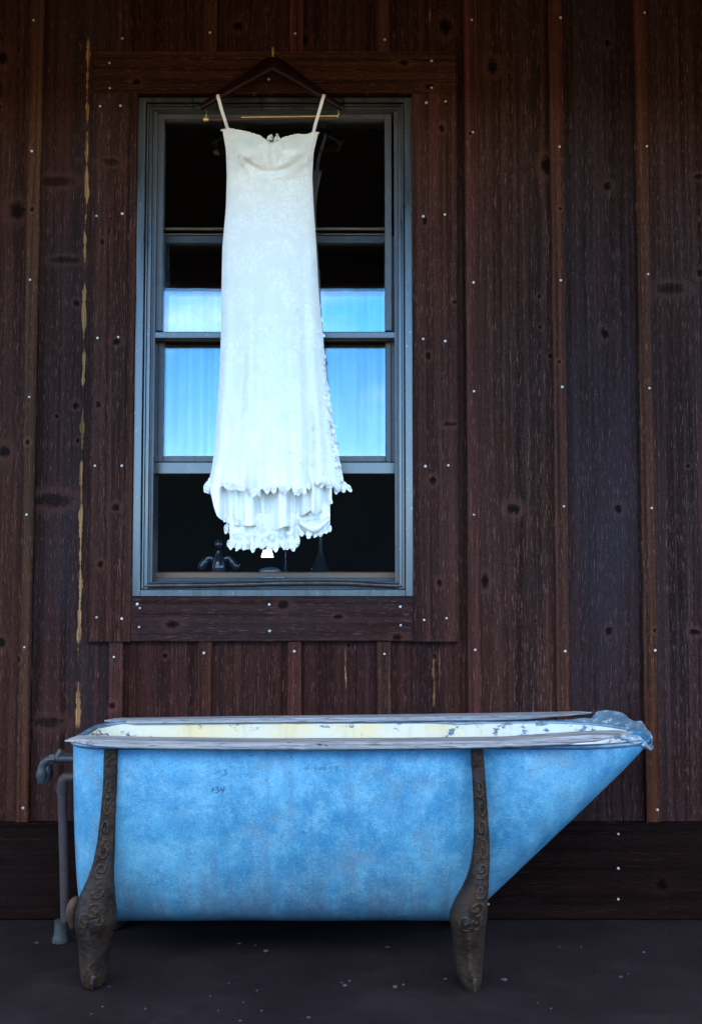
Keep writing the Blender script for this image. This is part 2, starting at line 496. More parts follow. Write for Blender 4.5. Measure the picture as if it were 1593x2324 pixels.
for k in range(-5, 12):
    if k+1 not in bx or k not in bx: continue
    a, b = bx[k] + 0.003, bx[k+1] - 0.003
    m = wood('board_stain', 10 + k, 'Z', tints.get(k, (0.055,0.026,0.018)), board_knots.get(k, ()), board_streaks.get(k, ()), blue=blues.get(k, 0.3))
    mb = MB()
    if 1 <= k <= 4:
        plank(mb, a, b, TT0 + 0.03, ZTOP, 0.0, 0.022, seed=k)
        plank(mb, a, b, 0.02, TB1 - 0.03, 0.0, 0.022, seed=k+.5)
        if b > OX1 + 0.02: plank(mb, OX1 + 0.012, b, TB1 - 0.0295, TT0 + 0.0295, 0.0, 0.022, seed=k+.7)
        if a < OX0 - 0.02: plank(mb, a, OX0 - 0.012, TB1 - 0.0295, TT0 + 0.0295, 0.0, 0.022, seed=k+.7)
    else:
        plank(mb, a, b, 0.02, ZTOP, 0.0, 0.022, seed=k)
    mb.build('board', m, wall)

bat_tint = (0.098, 0.047, 0.030)
nail_tab = {0: [(77,46),(73,343),(69,635),(67,901),(61,1168),(56,1469),(53,1834)],
            5: [(1070,45),(1073,300),(1074,641),(1075,888),(1075,1168),(1078,1475)],
            6: [(1271,40),(1269,333),(1272,636),(1275,878),(1279,1149),(1282,1478)],
            7: [(1462,29),(1467,332),(1470,622),(1473,881),(1478,1153),(1486,1476),(1491,1838)]}
top_nail = {1: (278,87), 2: (477,74), 3: (670,76), 4: (873,90)}
low_nail = {1: (259,1491), 2: (463,1482), 3: (668,1478), 4: (872,1484)}
bk = {0: [K(67,1005,6,7), K(62,455,6,8), K(45,1495,7,8), K(78,480,6,6)], 5: [K(1064,308,4,5)], 6: [K(1268,478,6,5), K(1282,430,5,5), K(1266,823,5,5), K(1286,1095,4,5)],
      7: [K(1468,155,5,6), K(1476,470,5,5), K(1481,1430,5,6)]}
for k in sorted(bx):
    x = bx[k]
    t = tuple(c * random.uniform(0.9, 1.12) for c in bat_tint)
    m = wood('batten_stain', 60 + k, 'Z', t, bk.get(k, [K(x*660+796, random.uniform(100,1800), 4, 5)]), blue=0.12, fleck=0.6)
    if 1 <= k <= 4:
        mb = MB(); plank(mb, x-BW, x+BW, TT1 + 0.001, ZTOP, BAT_Y, 0.0, seed=20+k)
        o = mb.build('batten', m, wall); nails(o, [top_nail[k]], BAT_Y)
        mb = MB(); plank(mb, x-BW, x+BW, ZBASE + 0.001, TB0 - 0.001, BAT_Y, 0.0, seed=30+k)
        m2 = wood('batten_stain', 80 + k, 'Z', t, [K(low_nail[k][0]-1, 1600, 9, 9)] if k == 1 else [], blue=0.2, fleck=0.6)
        o = mb.build('batten', m2, wall); nails(o, [low_nail[k]], BAT_Y)
    else:
        mb = MB(); plank(mb, x-BW, x+BW, ZBASE + 0.001, ZTOP, BAT_Y, 0.0, seed=40+k)
        o = mb.build('batten', m, wall); nails(o, nail_tab.get(k, []), BAT_Y)

tr = (0.060, 0.029, 0.020)
mb = MB(); plank(mb, TL0, TR1, TT0, TT1, TRIM_Y, 0.0, 'X', seed=51)
o = mb.build('window_trim', wood('trim_stain', 101, 'X', (0.062,0.030,0.015), [(WZ(195), WX(313,195), 8/660, 12/660), (WZ(152), WX(915,152), 8/660, 12/660), (WZ(205), WX(972,205), 7/660, 14/660)], blue=0.1, fleck=0.8), wall)
nails(o, [(249,143),(250,200),(979,138),(979,199),(612,135),(610,180)], TRIM_Y)
mb = MB(); plank(mb, TL0, TL1, TB0, TT0 - 0.0015, TRIM_Y, 0.0, 'Z', seed=52)
o = mb.build('window_trim', wood('trim_stain', 102, 'Z', tr, [K(255,375,22,9), K(238,555,6,8), K(270,780,12,8), K(228,922,6,9), K(234,1281,7,10), K(268,1152,10,9)], blue=0.4), wall)
nails(o, [(228,241),(274,240),(220,490),(278,485),(222,767),(269,765),(216,1057),(277,1057),(220,1401),(277,1404)], TRIM_Y)
mb = MB(); plank(mb, TR0, TR1, TB0, TT0 - 0.0015, TRIM_Y, 0.0, 'Z', seed=53)
o = mb.build('window_trim', wood('trim_stain', 103, 'Z', tuple(c*1.15 for c in tr), [K(1000,300,8,10), K(962,508,7,11), K(970,812,7,9), K(1030,690,6,6), K(1020,965,18,7), K(980,1092,9,11), K(995,1323,7,10)], blue=0.2, fleck=0.85), wall)
nails(o, [(967,233),(1011,230),(960,491),(1009,487),(960,769),(1010,774),(965,1058),(1017,1056),(962,1407),(1013,1403)], TRIM_Y)
mb = MB(); plank(mb, TL1 + 0.0015, TR0 - 0.0015, TB0 + 0.001, TB1, TRIM_Y + 0.001, 0.0, 'X', seed=54)
o = mb.build('window_trim', wood('trim_stain', 104, 'X', (0.050,0.027,0.021), [(WZ(1416), WX(396,1416), 11/660, 17/660), (WZ(1372), WX(645,1372), 11/660, 14/660), (WZ(1399), WX(768,1399), 6/660, 12/660), (WZ(1446), WX(900,1446), 9/660, 14/660)], blue=0.4, fleck=1.0), wall)
nails(o, [(312,1371),(318,1380),(316,1423),(611,1372),(612,1432),(908,1377),(909,1419)], TRIM_Y)
mb = MB(); plank(mb, -4.2, 4.2, 0.004, ZBASE, TRIM_Y, 0.0, 'X', seed=55)
o = mb.build('baseboard', wood('baseboard_dimmed', 105, 'X', (0.009,0.0052,0.0046), [(WZ(2000), WX(1495,2000), 16/660, 14/660), (WZ(1950), WX(300,1950), 10/660, 14/660)], blue=0.2, fleck=1.0, rough=0.8, spec=0.06), wall)  # stain tint darkened further, dimness at the wall's foot put into the colour
nails(o, [(1402,1893),(1402,1971),(1402,2041),(1108,2052)], TRIM_Y)

# ------------------------------------------------------------------ window: gray frame, two sashes, the lower one pushed up
s = NT('gray_window_metal')
co, X, Y, Z = s.coord()
n1 = s.noise(s.vec(s.M('MULTIPLY', X, 30), Y, s.M('MULTIPLY', Z, 3)), 1, 5, 0.65); n2 = s.noise(co, 90, 3)
c = s.mix(s.rng(n1, 0.3, 0.7), (0.072, 0.074, 0.078), (0.102, 0.105, 0.112))
c = s.mix(s.M('MULTIPLY', s.rng(n2, 0.66, 0.74), 0.5), c, (0.32, 0.33, 0.34))
s.base(c); s.set(rough=s.rng(n1, 0.3, 0.7, 0.26, 0.40), spec=0.5, metal=0.8); s.bump(n1, 0.001, 0.3)
M_frame = s.m
s = NT('dark_sash_paint')
co, X, Y, Z = s.coord(); n1 = s.noise(co, 25, 5, 0.6)
s.base(s.mix(s.rng(n1, 0.3, 0.7), (0.045, 0.047, 0.058), (0.062, 0.065, 0.080))); s.set(rough=0.42, spec=0.5)
M_sash = s.m
M_track = simple('black_track', (0.02, 0.021, 0.026), 0.5)
M_sill = simple('brown_sill_wood', (0.12, 0.058, 0.03), 0.45, scale=20)

def frame_boxes(mb, x0, x1, z0, z1, wl_, wr, wt, wb, y0, y1, c=0.0015):
    """four butted members of a rectangular frame"""
    mb.box(x0, x0+wl_, y0, y1, z0, z1, c)
    mb.box(x1-wr, x1, y0, y1, z0, z1, c)
    if wt: mb.box(x0+wl_+.0002, x1-wr-.0002, y0+.0004, y1, z1-wt, z1, c)
    if wb: mb.box(x0+wl_+.0002, x1-wr-.0002, y0+.0004, y1, z0, z0+wb, c)

u2 = 1/660.0
FX0, FX1 = WX(306,800,-.018), WX(936.5,800,-.018)
FZ0, FZ1 = WZ(1354,-.018), WZ(221,-.018)
mb = MB(); frame_boxes(mb, FX0, FX1, FZ0, FZ1, 19*u2, 18*u2, 11*u2, 16*u2, -0.018, 0.10, 0.002)
window = mb.build('window', M_frame, wall)
mb = MB(); frame_boxes(mb, FX0+21*u2, FX1-20*u2, FZ0+17*u2, FZ1-13.5*u2, 4*u2, 4*u2, 4*u2, 0, -0.010, 0.10, 0.001)
frame_boxes(mb, FX0+25.5*u2, FX1-24.5*u2, FZ0+17*u2, FZ1-18*u2, 8*u2, 7.5*u2, 7*u2, 0, -0.004, 0.10, 0.001)
mb.build('frame_step', M_frame, window)
JX0, JX1, JZ1, JZ0 = FX0+34*u2, FX1-32.5*u2, FZ1-25.5*u2, FZ0+17*u2
mb = MB()                     # jamb liners
mb.box(JX0, JX0+3*u2, 0.006, 0.15, JZ0, JZ1); mb.box(JX1-3*u2, JX1, 0.006, 0.15, JZ0, JZ1)
mb.box(JX0, JX1, 0.006, 0.15, JZ1, JZ1+4*u2)
mb.box(JX0+3*u2, JX0+8*u2, 0.012, 0.030, JZ0, JZ1); mb.box(JX1-8*u2, JX1-3*u2, 0.012, 0.030, JZ0, JZ1)
mb.build('jamb_liner', M_sash, window)
# upper sash
US_Y, LS_Y = 0.032, 0.078
ux0, ux1 = WX(355,500,US_Y), WX(889,500,US_Y)
uz1, uz0 = WZ(255,US_Y), WZ(768,US_Y)
mb = MB(); frame_boxes(mb, ux0, ux1, uz0+18*u2, uz1, 16*u2, 16*u2, 16*u2, 0, US_Y, US_Y+.036, .002)
mb.build('upper_sash', M_sash, window)
mb = MB(); mb.box(JX0+1*u2, JX1-1*u2, US_Y-.016, US_Y+.036, WZ(768,US_Y-.016), WZ(752.5,US_Y-.016), .003)
mb.build('meeting_rail', M_frame, window)
# lower sash, raised
lx0, lx1 = WX(345,900,LS_Y), WX(901,900,LS_Y)
lz1, lz0 = WZ(534,LS_Y), WZ(1076,LS_Y)
mb = MB(); frame_boxes(mb, lx0, lx1, lz0+29*u2, lz1, 13*u2, 13*u2, 18*u2, 0, LS_Y+.004, LS_Y+.036, .002)
mb.box(lx0+13.2*u2, lx0+27*u2, LS_Y+.008, LS_Y+.034, lz0+29*u2, lz1-18*u2, .002)
mb.box(lx1-27*u2, lx1-13.2*u2, LS_Y+.008, LS_Y+.034, lz0+29*u2, lz1-18*u2, .002)
mb.box(lx0+27.2*u2, lx1-27.2*u2, LS_Y+.008, LS_Y+.034, lz0+29*u2, lz0+43*u2, .002)
mb.build('lower_sash', M_sash, window)
mb = MB(); mb.box(lx0, lx1, LS_Y, LS_Y+.04, lz0, lz0+28.6*u2, .003)
mb.build('bottom_rail', M_frame, window)
mb = MB(); mb.box(lx0+20*u2, lx1-20*u2, LS_Y+.0, LS_Y+.0035, lz1+.001, lz1+4*u2)
mb.box(lx0+20*u2, lx1-20*u2, LS_Y+.02, LS_Y+.03, lz1+17*u2, lz1+23*u2)
mb.build('weather_strip', simple('tan_strip', (0.16,0.11,0.07), 0.5), window)

# glass: two panes in each sash
s = NT('window_glass')
co, X, Y, Z = s.coord()
s.n.remove(s.p)
tr_ = s.n.new('ShaderNodeBsdfTransparent'); tr_.inputs[0].default_value = (0.93, 0.95, 0.95, 1)
gl = s.n.new('ShaderNodeBsdfGlossy'); gl.inputs['Roughness'].default_value = 0.012; gl.inputs['Color'].default_value = (0.95, 0.98, 1.0, 1)
fr = s.n.new('ShaderNodeFresnel'); fr.inputs['IOR'].default_value = 1.52
st = s.noise(s.vec(s.M('MULTIPLY', X, 55), 0.0, s.M('MULTIPLY', Z, 0.6)), 1, 3, 0.6)
st2 = s.noise(s.vec(s.M('MULTIPLY', X, 9), 4.0, s.M('MULTIPLY', Z, 3)), 1, 4, 0.6)
fac = s.M('MULTIPLY', s.M('ADD', fr.outputs[0], 0.045), s.M('ADD', s.rng(st, 0.3, 0.7, 0.84, 1.08), s.rng(st2, 0.3, 0.7, -0.06, 0.06)))
mx = s.n.new('ShaderNodeMixShader')
s.l.new(fac, mx.inputs[0]); s.l.new(tr_.outputs[0], mx.inputs[1]); s.l.new(gl.outputs[0], mx.inputs[2])
s.l.new(mx.outputs[0], s.out.inputs['Surface'])
bp = s.n.new('ShaderNodeBump'); bp.inputs['Distance'].default_value = 0.0009; bp.inputs['Strength'].default_value = 0.35
s.l.new(s.noise(s.vec(s.M('MULTIPLY', X, 7), 0.0, s.M('MULTIPLY', Z, 2.5)), 1, 2), bp.inputs['Height'])
s.l.new(bp.outputs[0], gl.inputs['Normal'])
M_glass = s.m
def pane(x0, x1, z0, z1, y, tilt, roll):
    mb = MB(); zc = (z0+z1)/2; xc = (x0+x1)/2
    f = lambda x, z: y + (z-zc)*tilt + (x-xc)*roll
    mb.add([(x0,f(x0,z0),z0),(x1,f(x1,z0),z0),(x1,f(x1,z1),z1),(x0,f(x0,z1),z1)], [(0,1,2,3)])
    return mb.build('pane', M_glass, window)
pane(ux0+15*u2, ux1-15*u2, uz0+17*u2, uz1-15*u2, US_Y+.014, 0.0, 0.0)
pane(ux0+15*u2, ux1-15*u2, uz0+17*u2, uz1-15*u2, US_Y+.026, -0.0045, 0.0025)
pane(lx0+26*u2, lx1-26*u2, lz0+42*u2, lz1-17*u2, LS_Y+.016, 0.001, 0.0)
pane(lx0+26*u2, lx1-26*u2, lz0+42*u2, lz1-17*u2, LS_Y+.028, -0.003, -0.001)
# sill, track and bent screen frame
mb = MB(); mb.box(JX0+.001, JX1-.001, 0.125, 0.29, WZ(1340,.125), WZ(1298,.125), .004)
mb.build('sill', M_sill, window)
mb = MB(); mb.box(JX0-.004, JX1+.004, 0.02, 0.124, WZ(1345,.03), WZ(1310,.124)-.012, .002)
mb.box(JX0+.001, JX1-.001, 0.06, 0.066, WZ(1345,.06), WZ(1312,.06), .001)
mb.box(JX0+.001, JX1-.001, 0.10, 0.124, WZ(1345,.10), WZ(1310,.124)-.002, .001)
mb.build('track', M_track, window)
mb = MB()
for (ua, ub) in ((594,621),(625,647)):
    a, b = W(ua,1312,.06), W(ub,1311,.06); mb.box(a.x, b.x, .052, .0595, a.z-.001, a.z+.006, .001)
mb.build('latch', M_frame, window)
pts = [W(u, v, 0.0) for u, v in ((321,1330),(400,1329),(480,1328.5),(560,1326.5),(640,1324.5),(720,1324),(790,1324.5),(850,1328),(922,1331))]
mb = MB(); mb.tube(smooth_path(pts, 6), 0.0062, 8)
pl = smooth_path(pts, 6)
mb.tube([p + Vector((0, .004, .0085)) for p in pl], 0.003, 6)
mb.build('screen_frame', M_frame, window, smooth='auto')

# ------------------------------------------------------------------ things on the inside sill
SZ = WZ(1298,.125)
s = NT('dark_glass'); s.base((0.012, 0.018, 0.028)); s.set(rough=0.12, spec=0.4); M_dglass = s.m
s = NT('clear_glass'); s.base((0.02, 0.03, 0.04)); s.set(rough=0.08, spec=0.5, alpha=0.22); M_cglass = s.m
p = W(497, 1298, .2); t = root('glass_decanter', (p.x, .2, SZ), 'dark glass decanter with round stopper on the sill left of the dress hem', 'decanter')
mb = MB(); mb.lathe((p.x,.2,SZ), [(.001,0),(.026,0),(.029,.01),(.027,.03),(.020,.05),(.0125,.066),(.011,.076),(.014,.08),(.001,.081)], 28); mb.build('body', M_dglass, t, smooth='auto')
mb = MB(); mb.lathe((p.x,.2,SZ+.082), [(.001,0),(.008,.001),(.0145,.007),(.018,.0175),(.0145,.03),(.008,.035),(.001,.036)], 24); mb.build('stopper', M_dglass, t, smooth=True)
for sg in (-1, 1):
    mb = MB()
    mb.tube(smooth_path([(p.x+sg*.02,.2,SZ+.046),(p.x+sg*.038,.2,SZ+.05),(p.x+sg*.055,.2,SZ+.03),(p.x+sg*.068,.2,SZ+.006)], 5), [.013]*8+[.0165]*5+[.015,.012,.006], 10)
    mb.build('handle', M_dglass, t, smooth=True)
def cone_vase(u, h, rb, rn, label, name):
    p = W(u, 1298, .19); t_ = MB()
    t_.lathe((p.x,.19,SZ), [(.001,0),(rb,0),(rb*.92,h*.06),(rb*.62,h*.2),(rn*1.3,h*.48),(rn,h*.75),(rn*1.05,h),(rn*.6,h)], 20)
    o = t_.build(name, M_cglass, None, smooth='auto')
    o['label'] = label; o['category'] = 'vase'
cone_vase(727, .155, .036, .007, 'tall clear glass vase with wide foot on the sill under the right hem', 'glass_vase')
cone_vase(648, .075, .009, .003, 'slender small clear glass bud vase on the sill under the middle hem', 'bud_vase')
p = W(613, 1298, .21); mb = MB(); mb.lathe((p.x,.21,SZ), [(.001,0),(.040,0),(.040,.006),(.030,.013),(.014,.017),(.001,.018)], 24)
o = mb.build('soap_dish', simple('gray_ceramic', (0.10,0.11,0.13), 0.4), None, smooth='auto'); o['label'] = 'low gray domed dish on the window sill'; o['category'] = 'dish'
LY = 1.6
p = W(607, 1262, LY); t = root('pendant_lamp', (p.x, LY, 3.3), 'small lit white pendant lamp glowing in the dark room just below the dress hem', 'lamp')
s = NT('lit_lamp_shade'); s.base((0.8,0.8,0.75)); s.p.inputs['Emission Color'].default_value = (1,0.97,0.9,1); s.p.inputs['Emission Strength'].default_value = 0.6
mb = MB(); mb.lathe((p.x, LY, p.z), [(.020,.03),(.031,-.006),(.030,-.006),(.019,.029)], 24); mb.build('lamp_shade', s.m, t, smooth='auto')
mb = MB(); mb.tube([(p.x, LY, p.z+.02), (p.x, LY, 2.4), (p.x, LY, 3.295)], .003, 6); mb.build('cord', M_track, t)

# ------------------------------------------------------------------ coat hanger
HY = -0.075
s = NT('mahogany'); co, X, Y, Z = s.coord(); n1 = s.noise(s.vec(s.M('MULTIPLY', X, 12), Y, s.M('MULTIPLY', Z, 90)), 1, 4)
s.base(s.mix(n1, (0.006,0.0016,0.0013), (0.014,0.0035,0.0025))); s.set(rough=0.32, spec=0.15); M_mahog = s.m
M_brass = simple('brass', (0.80,0.60,0.22), 0.42, 0.9, var=0.1)
p0 = W(619, 258, HY)
hanger = root('coat_hanger', p0, 'dark mahogany wooden hanger with brass hook hanging from the top window trim', 'hanger')
cl = [(455,250,7),(480,233,9),(520,207,12),(560,181,14),(590,161,17),(607,150,18),(619,146,18),(631,150,18),(648,161,17),(678,181,14),(715,207,12),(752,233,9),(777,250,7)]
mb = MB(); rings = []
path = smooth_path([W(u, v, HY) for u, v, r in cl], 5)
rad = smooth_path([Vector((r, 0, 0)) for u, v, r in cl], 5)
for i, q in enumerate(path):
    d = (path[min(i+1,len(path)-1)] - path[max(i-1,0)]).normalized()
    n_ = Vector((-d.z, 0, d.x)); r = rad[i].x * u2 * 0.95
    y_off = -0.012 * (abs(q.x - p0.x)/.25)**1.6
    rings.append([q + Vector((0,y_off,0)) + n_*(r*math.copysign(abs(math.sin(a))**.7, math.sin(a))) + Vector((0, 0.011*math.copysign(abs(math.cos(a))**.7, math.cos(a)), 0)) for a in [2*math.pi*k/14 for k in range(14)]])
mb.loft(rings); mb.build('body', M_mahog, hanger, smooth='auto')
a = W(619, 140, HY); top = WZ(105, HY)
mb = MB(); hk = [(a.x,HY,a.z-.006),(a.x,HY,top-.012),(a.x,HY+.006,top-.002),(a.x,HY+.022,top+.004),(a.x,HY+.042,top+.001),(a.x,HY+.052,top-.012),(a.x,HY+.0535,top-.030)]
mb.tube(smooth_path(hk, 6), 0.0030, 8); mb.build('hook', M_brass, hanger, smooth=True)
l, r = W(468, 271, HY-.012), W(765, 266, HY-.012)
mb = MB(); mb.tube([l + Vector((0,0,-.0015)), r + Vector((0,0,-.0045))], .0042, 8); mb.build('bar', simple('mahogany_bar', (.05,.012,.008), .35), hanger, smooth=True)
mb = MB(); mb.tube([l + (r-l)*.27 + Vector((0,-.005,.003)), r + Vector((0,-.005,.002)), r + Vector((.003,-.004,-.002))], .0022, 8); mb.build('locking_rod', M_brass, hanger, smooth=True)
mb = MB()
for k in range(4): mb.lathe((l.x-.004+.003*k, l.y, l.z), [(.001,-.006),(.0055,-.005),(.006,0),(.0055,.005),(.001,.006)], 10)
mb.build('bar_cap', M_brass, hanger, smooth=True)
mb = MB(); e = W(469,250,HY-.012); mb.tube([e, (l.x, l.y, l.z)], .0013, 6); mb.build('bar_wire', M_brass, hanger, smooth=True); mb = MB(); e2 = W(767,250,HY-.012); mb.tube([e2, r + Vector((.006,0,.014)), r], .0016, 6)
mb.build('bar_wire', M_brass, hanger, smooth=True)

# ------------------------------------------------------------------ wedding dress
DY = -0.12
def lace_mat(name, net=False):
    s = NT(name)
    co, X, Y, Z = s.coord()
    wn_ = s.n.new('ShaderNodeTexNoise'); wn_.inputs['Scale'].default_value = 22; wn_.inputs['Detail'].default_value = 3
    s.l.new(co, wn_.inputs['Vector'])
    vm = s.n.new('ShaderNodeVectorMath'); vm.operation = 'MULTIPLY_ADD'
    s.l.new(wn_.outputs['Color'], vm.inputs[0]); vm.inputs[1].default_value = (.05,.05,.05); s.l.new(co, vm.inputs[2])
    e1 = s.voro(vm.outputs[0], 52, 'DISTANCE_TO_EDGE'); e2 = s.voro(vm.outputs[0], 130, 'DISTANCE_TO_EDGE'); f1 = s.voro(vm.outputs[0], 34)
    motif = s.rng(e1, 0.02, 0.10); cord = s.rng(e1, 0.10, 0.17, 1, 0)
    reg = s.rng(s.noise(co, 14, 3, 0.6), 0.42, 0.56)
    h = s.M('ADD', s.M('MULTIPLY', s.M('MULTIPLY', motif, reg), 0.8), s.M('ADD', s.M('MULTIPLY', s.M('MULTIPLY', cord, motif), 0.6), s.M('MULTIPLY', s.rng(e2, 0.02, 0.12), 0.25)))
    c = s.mix(s.M('MULTIPLY', s.M('MULTIPLY', motif, reg), 0.9), (0.80, 0.795, 0.785), (0.87, 0.865, 0.855))
    s.base(c); s.set(rough=0.75, spec=0.25, sheen=0.15)
    s.bump(h, 0.0022, 0.5)
    if net:
        hole = s.voro(co, 300, 'DISTANCE_TO_EDGE')
        big = s.M('MAXIMUM', s.rng(e1, 0.05, 0.09, 1, 0), s.rng(s.noise(co, 60, 3), 0.52, 0.58))
        s.set(alpha=s.M('MAXIMUM', big, s.rng(hole, 0.07, 0.10, 1, 0)))
    return s.m
M_lace = lace_mat('ivory_lace'); M_net = lace_mat('ivory_lace_net', True)
s = NT('satin_lining'); co, X, Y, Z = s.coord(); s.base((0.78,0.785,0.78)); s.set(rough=0.42, spec=0.35, sheen=0.1); s.bump(s.noise(co, 40, 3), 0.001, 0.3); M_satin = s.m
M_cord = simple('lace_cord', (0.84,0.83,0.81), 0.7, var=0.04, scale=200)

dress = root('wedding_dress', W(620, 1255, DY), 'white strapless lace wedding gown hanging in front of the window', 'dress')
Lx = interp([(285,505),(300,506),(340,513),(400,515),(470,513),(560,505),(650,503),(750,502),(850,498),(950,492),(1020,487),(1070,480),(1095,473),(1115,466)], 14)
Rx = interp([(285,726),(300,723),(345,712),(400,709),(470,712),(560,718),(640,722),(750,731),(850,737),(950,747),(1040,758),(1090,768),(1115,776)], 14)
neck = interp([(0,293),(.06,291),(.12,293),(.25,298),(.38,307),(.47,321),(.52,327),(.57,321),(.66,310),(.78,304),(.88,305),(.94,300),(1,300)], .05)
hem = interp([(0,1108),(.1,1098),(.25,1102),(.36,1118),(.45,1104),(.6,1108),(.72,1110),(.78,1098),(.9,1092),(1,1106)], .06)
HD = interp([(280,.052),(340,.075),(400,.060),(470,.060),(620,.085),(800,.085),(1000,.088),(1120,.10)], 40)
def gown_pt(t, w, inset=0.0):
    """t: 0..1 left to right over the front, 1..2 back round; w: 0 neckline .. 1 hem"""
    front = t <= 1
    tt = t if front else 2 - t
    th = math.pi * tt
    uu = 0.5 - 0.5*math.cos(th)
    vt = neck(uu) if front else neck(uu) + 4 + 14*math.exp(-((uu-.5)/.3)**2)
    vh = hem(uu) if front else hem(uu) - 14
    v = vt + (vh - vt)*w
    lu, ru = Lx(v), Rx(v)
    u = lu + (ru-lu)*uu
    if not front:
        return W(u, v, DY + HD(v)*math.sin(th)*0.55)
    d = HD(v)*math.sin(th)
    fa = sstep(430, 1120, v)
    f = 0.017*fa*(math.cos((uu-.30)*2*math.pi*2.4 + .3) + .6*math.cos((uu-.1)*2*math.pi*4.7+1.1+.3*math.sin(v*.006)) + .35*math.cos(uu*2*math.pi*8.3+v*.004))
    f += 0.045*sstep(860,1115,v)*(-math.exp(-((u-566)/12)**2) - math.exp(-((u-701)/11)**2) + .5*math.exp(-((u-590)/12)**2)+ .5*math.exp(-((u-722)/12)**2))
    f += 0.004*sstep(380,600,v)*nz(u*.03, v*.006, 3)
    b = 0.042*(math.exp(-((u-562)/38)**2-((v-345)/32)**2) + math.exp(-((u-672)/38)**2-((v-347)/32)**2)) - 0.018*math.exp(-((u-620)/10)**2-((v-345)/30)**2)
    b -= 0.009*math.exp(-((v-390+40*((u-618)/78)**2)/8)**2)*math.exp(-((u-618)/85)**4)
    b += 0.007*nz(u*.05, v*.06, 9)*math.exp(-((v-380)/70)**2)
    b += 0.006*math.exp(-((u-545-.5*(v-350))/9)**2)*sstep(315,350,v)*sstep(400,360,v)
    return W(u, v, DY - d - f*math.sin(th)**.5 - b)
NTH, NW = 190, 200
mb = MB()
rows = []
for i in range(NW+1):
    rows.append([gown_pt(2*k/NTH, i/NW) for k in range(NTH)])
mb.loft(rows, close=True, cap0=False, cap1=False)
mb.build('gown', M_lace, dress, smooth=True)

lace_solid, lace_net = MB(), MB()
def leaf(p, ang, L, Wd, nrm=(0,-1,0), cup=0.05, solid=lace_solid, net=lace_net):
    """lace leaf: corded rim and midrib with a netted inside; ang 0 points straight down"""
    n_ = Vector(nrm).normalized()
    down = Vector((0,0,-1)); down = (down - n_*down.dot(n_)).normalized()
    side = n_.cross(down)
    d = down*math.cos(ang) + side*math.sin(ang); e = n_.cross(d)
    p = Vector(p)
    def at(a, k, lift):
        x = .5 - .5*math.cos(a); y = math.sin(a)*Wd*.5*(1.15 - .35*x)
        return p + d*(L*(.5+(x-.5)*k)) + e*y*k + n_*(lift + cup*L*(x-.3)**2)
    N = 16
    A = [2*math.pi*k/N for k in range(N)]
    solid.loft([[at(a,1,0) for a in A],[at(a,.95,.0012) for a in A],[at(a,.86,.0010) for a in A],[at(a,.82,0) for a in A]], close=True, cap0=False, cap1=False)
    solid.tube([p + d*L*.1 + n_*.001, p + d*L*.5 + n_*.0015, p + d*L*.92 + n_*(.001+cup*L*.38)], Wd*.06, 5)
    net.add([at(a,.83,.0004) for a in A], [tuple(range(N))])
def hem_at(uu): 
    t = math.acos(max(-1,min(1,1-2*uu)))/math.pi
    return gown_pt(t, 1.0)
uu = 0.0
while uu <= 1.0:
    p = hem_at(uu); L = random.uniform(.018,.034)
    for r_ in range(1 if random.random() < .6 else 2):
        leaf(p + Vector((0,-.003*(r_+1),.009)), random.uniform(-.6,.6), L, L*random.uniform(.5,.7), (random.uniform(-.3,.3),-1,random.uniform(-.2,.2)))
    uu += random.uniform(.014, .032)
for (u, v) in ((477,1094),(473,1101),(471,1106),(480,1104),(476,1109),(484,1109),(490,1106)):
    leaf(W(u, v-10, DY-.012), random.uniform(-.9,.3), .024, .015, (-.3,-1,0))
# neckline edging and the frill at its middle
for k in range(46):
    uu = k/45; t = math.acos(1-2*uu)/math.pi; p = gown_pt(t, 0.0)
    leaf(p + Vector((0,-.001,-.006)), math.pi + random.uniform(-1.4,1.4), .009*random.uniform(.8,1.2), .010, (0,-1,.5), .02)
for (u, v, ang) in ((603,318,2.6),(609,312,2.9),(616,313,3.2),(629,310,3.1),(634,313,3.5),(641,318,3.7),(624,318,3.0),(598,322,2.4),(648,322,3.9),(612,322,2.0),(635,323,4.0)):
    leaf(W(u, v+6, DY+.0), ang, .022*random.uniform(.8,1.2), .012, (random.uniform(-.4,.4),-1,.2))
mb = MB()
# right-hand border of open lace, from the hip to the hem
rows = []
RB = interp([(640,722),(750,732),(850,741),(950,756),(1040,770),(1090,780),(1115,786)], 30)
for i in range(60):
    v = 700 + (1104-700)*i/59
    row = []
    for k in range(9):
        f = k/8; ru = Rx(v) - 18; u = ru + (RB(v)-ru)*f
        p = W(u, v, DY - .028 + .030*f + .006*math.sin(v*.05+f*3))
        row.append(p)
    rows.append(row)
mb.grid(rows); mb.build('lace_border', M_net, dress, smooth=True, fix=False)
v = 690
while v < 1112:
    for k in range(2):
        f = random.uniform(.1,.85); u = Rx(v)-14 + (RB(v)-Rx(v)+14)*f
        p = W(u, v, DY-.032+.03*f)
        leaf(p, random.uniform(-2.2,1.2), random.uniform(.016,.026), random.uniform(.009,.014), (.35,-1,random.uniform(-.2,.2)))
    v += random.uniform(11,18)
for (u, v) in ((776,1108),(783,1104),(770,1112),(786,1110),(762,1112)):
    leaf(W(u, v-10, DY-.01), random.uniform(-.2,.9), .03, .017, (.3,-1,0))
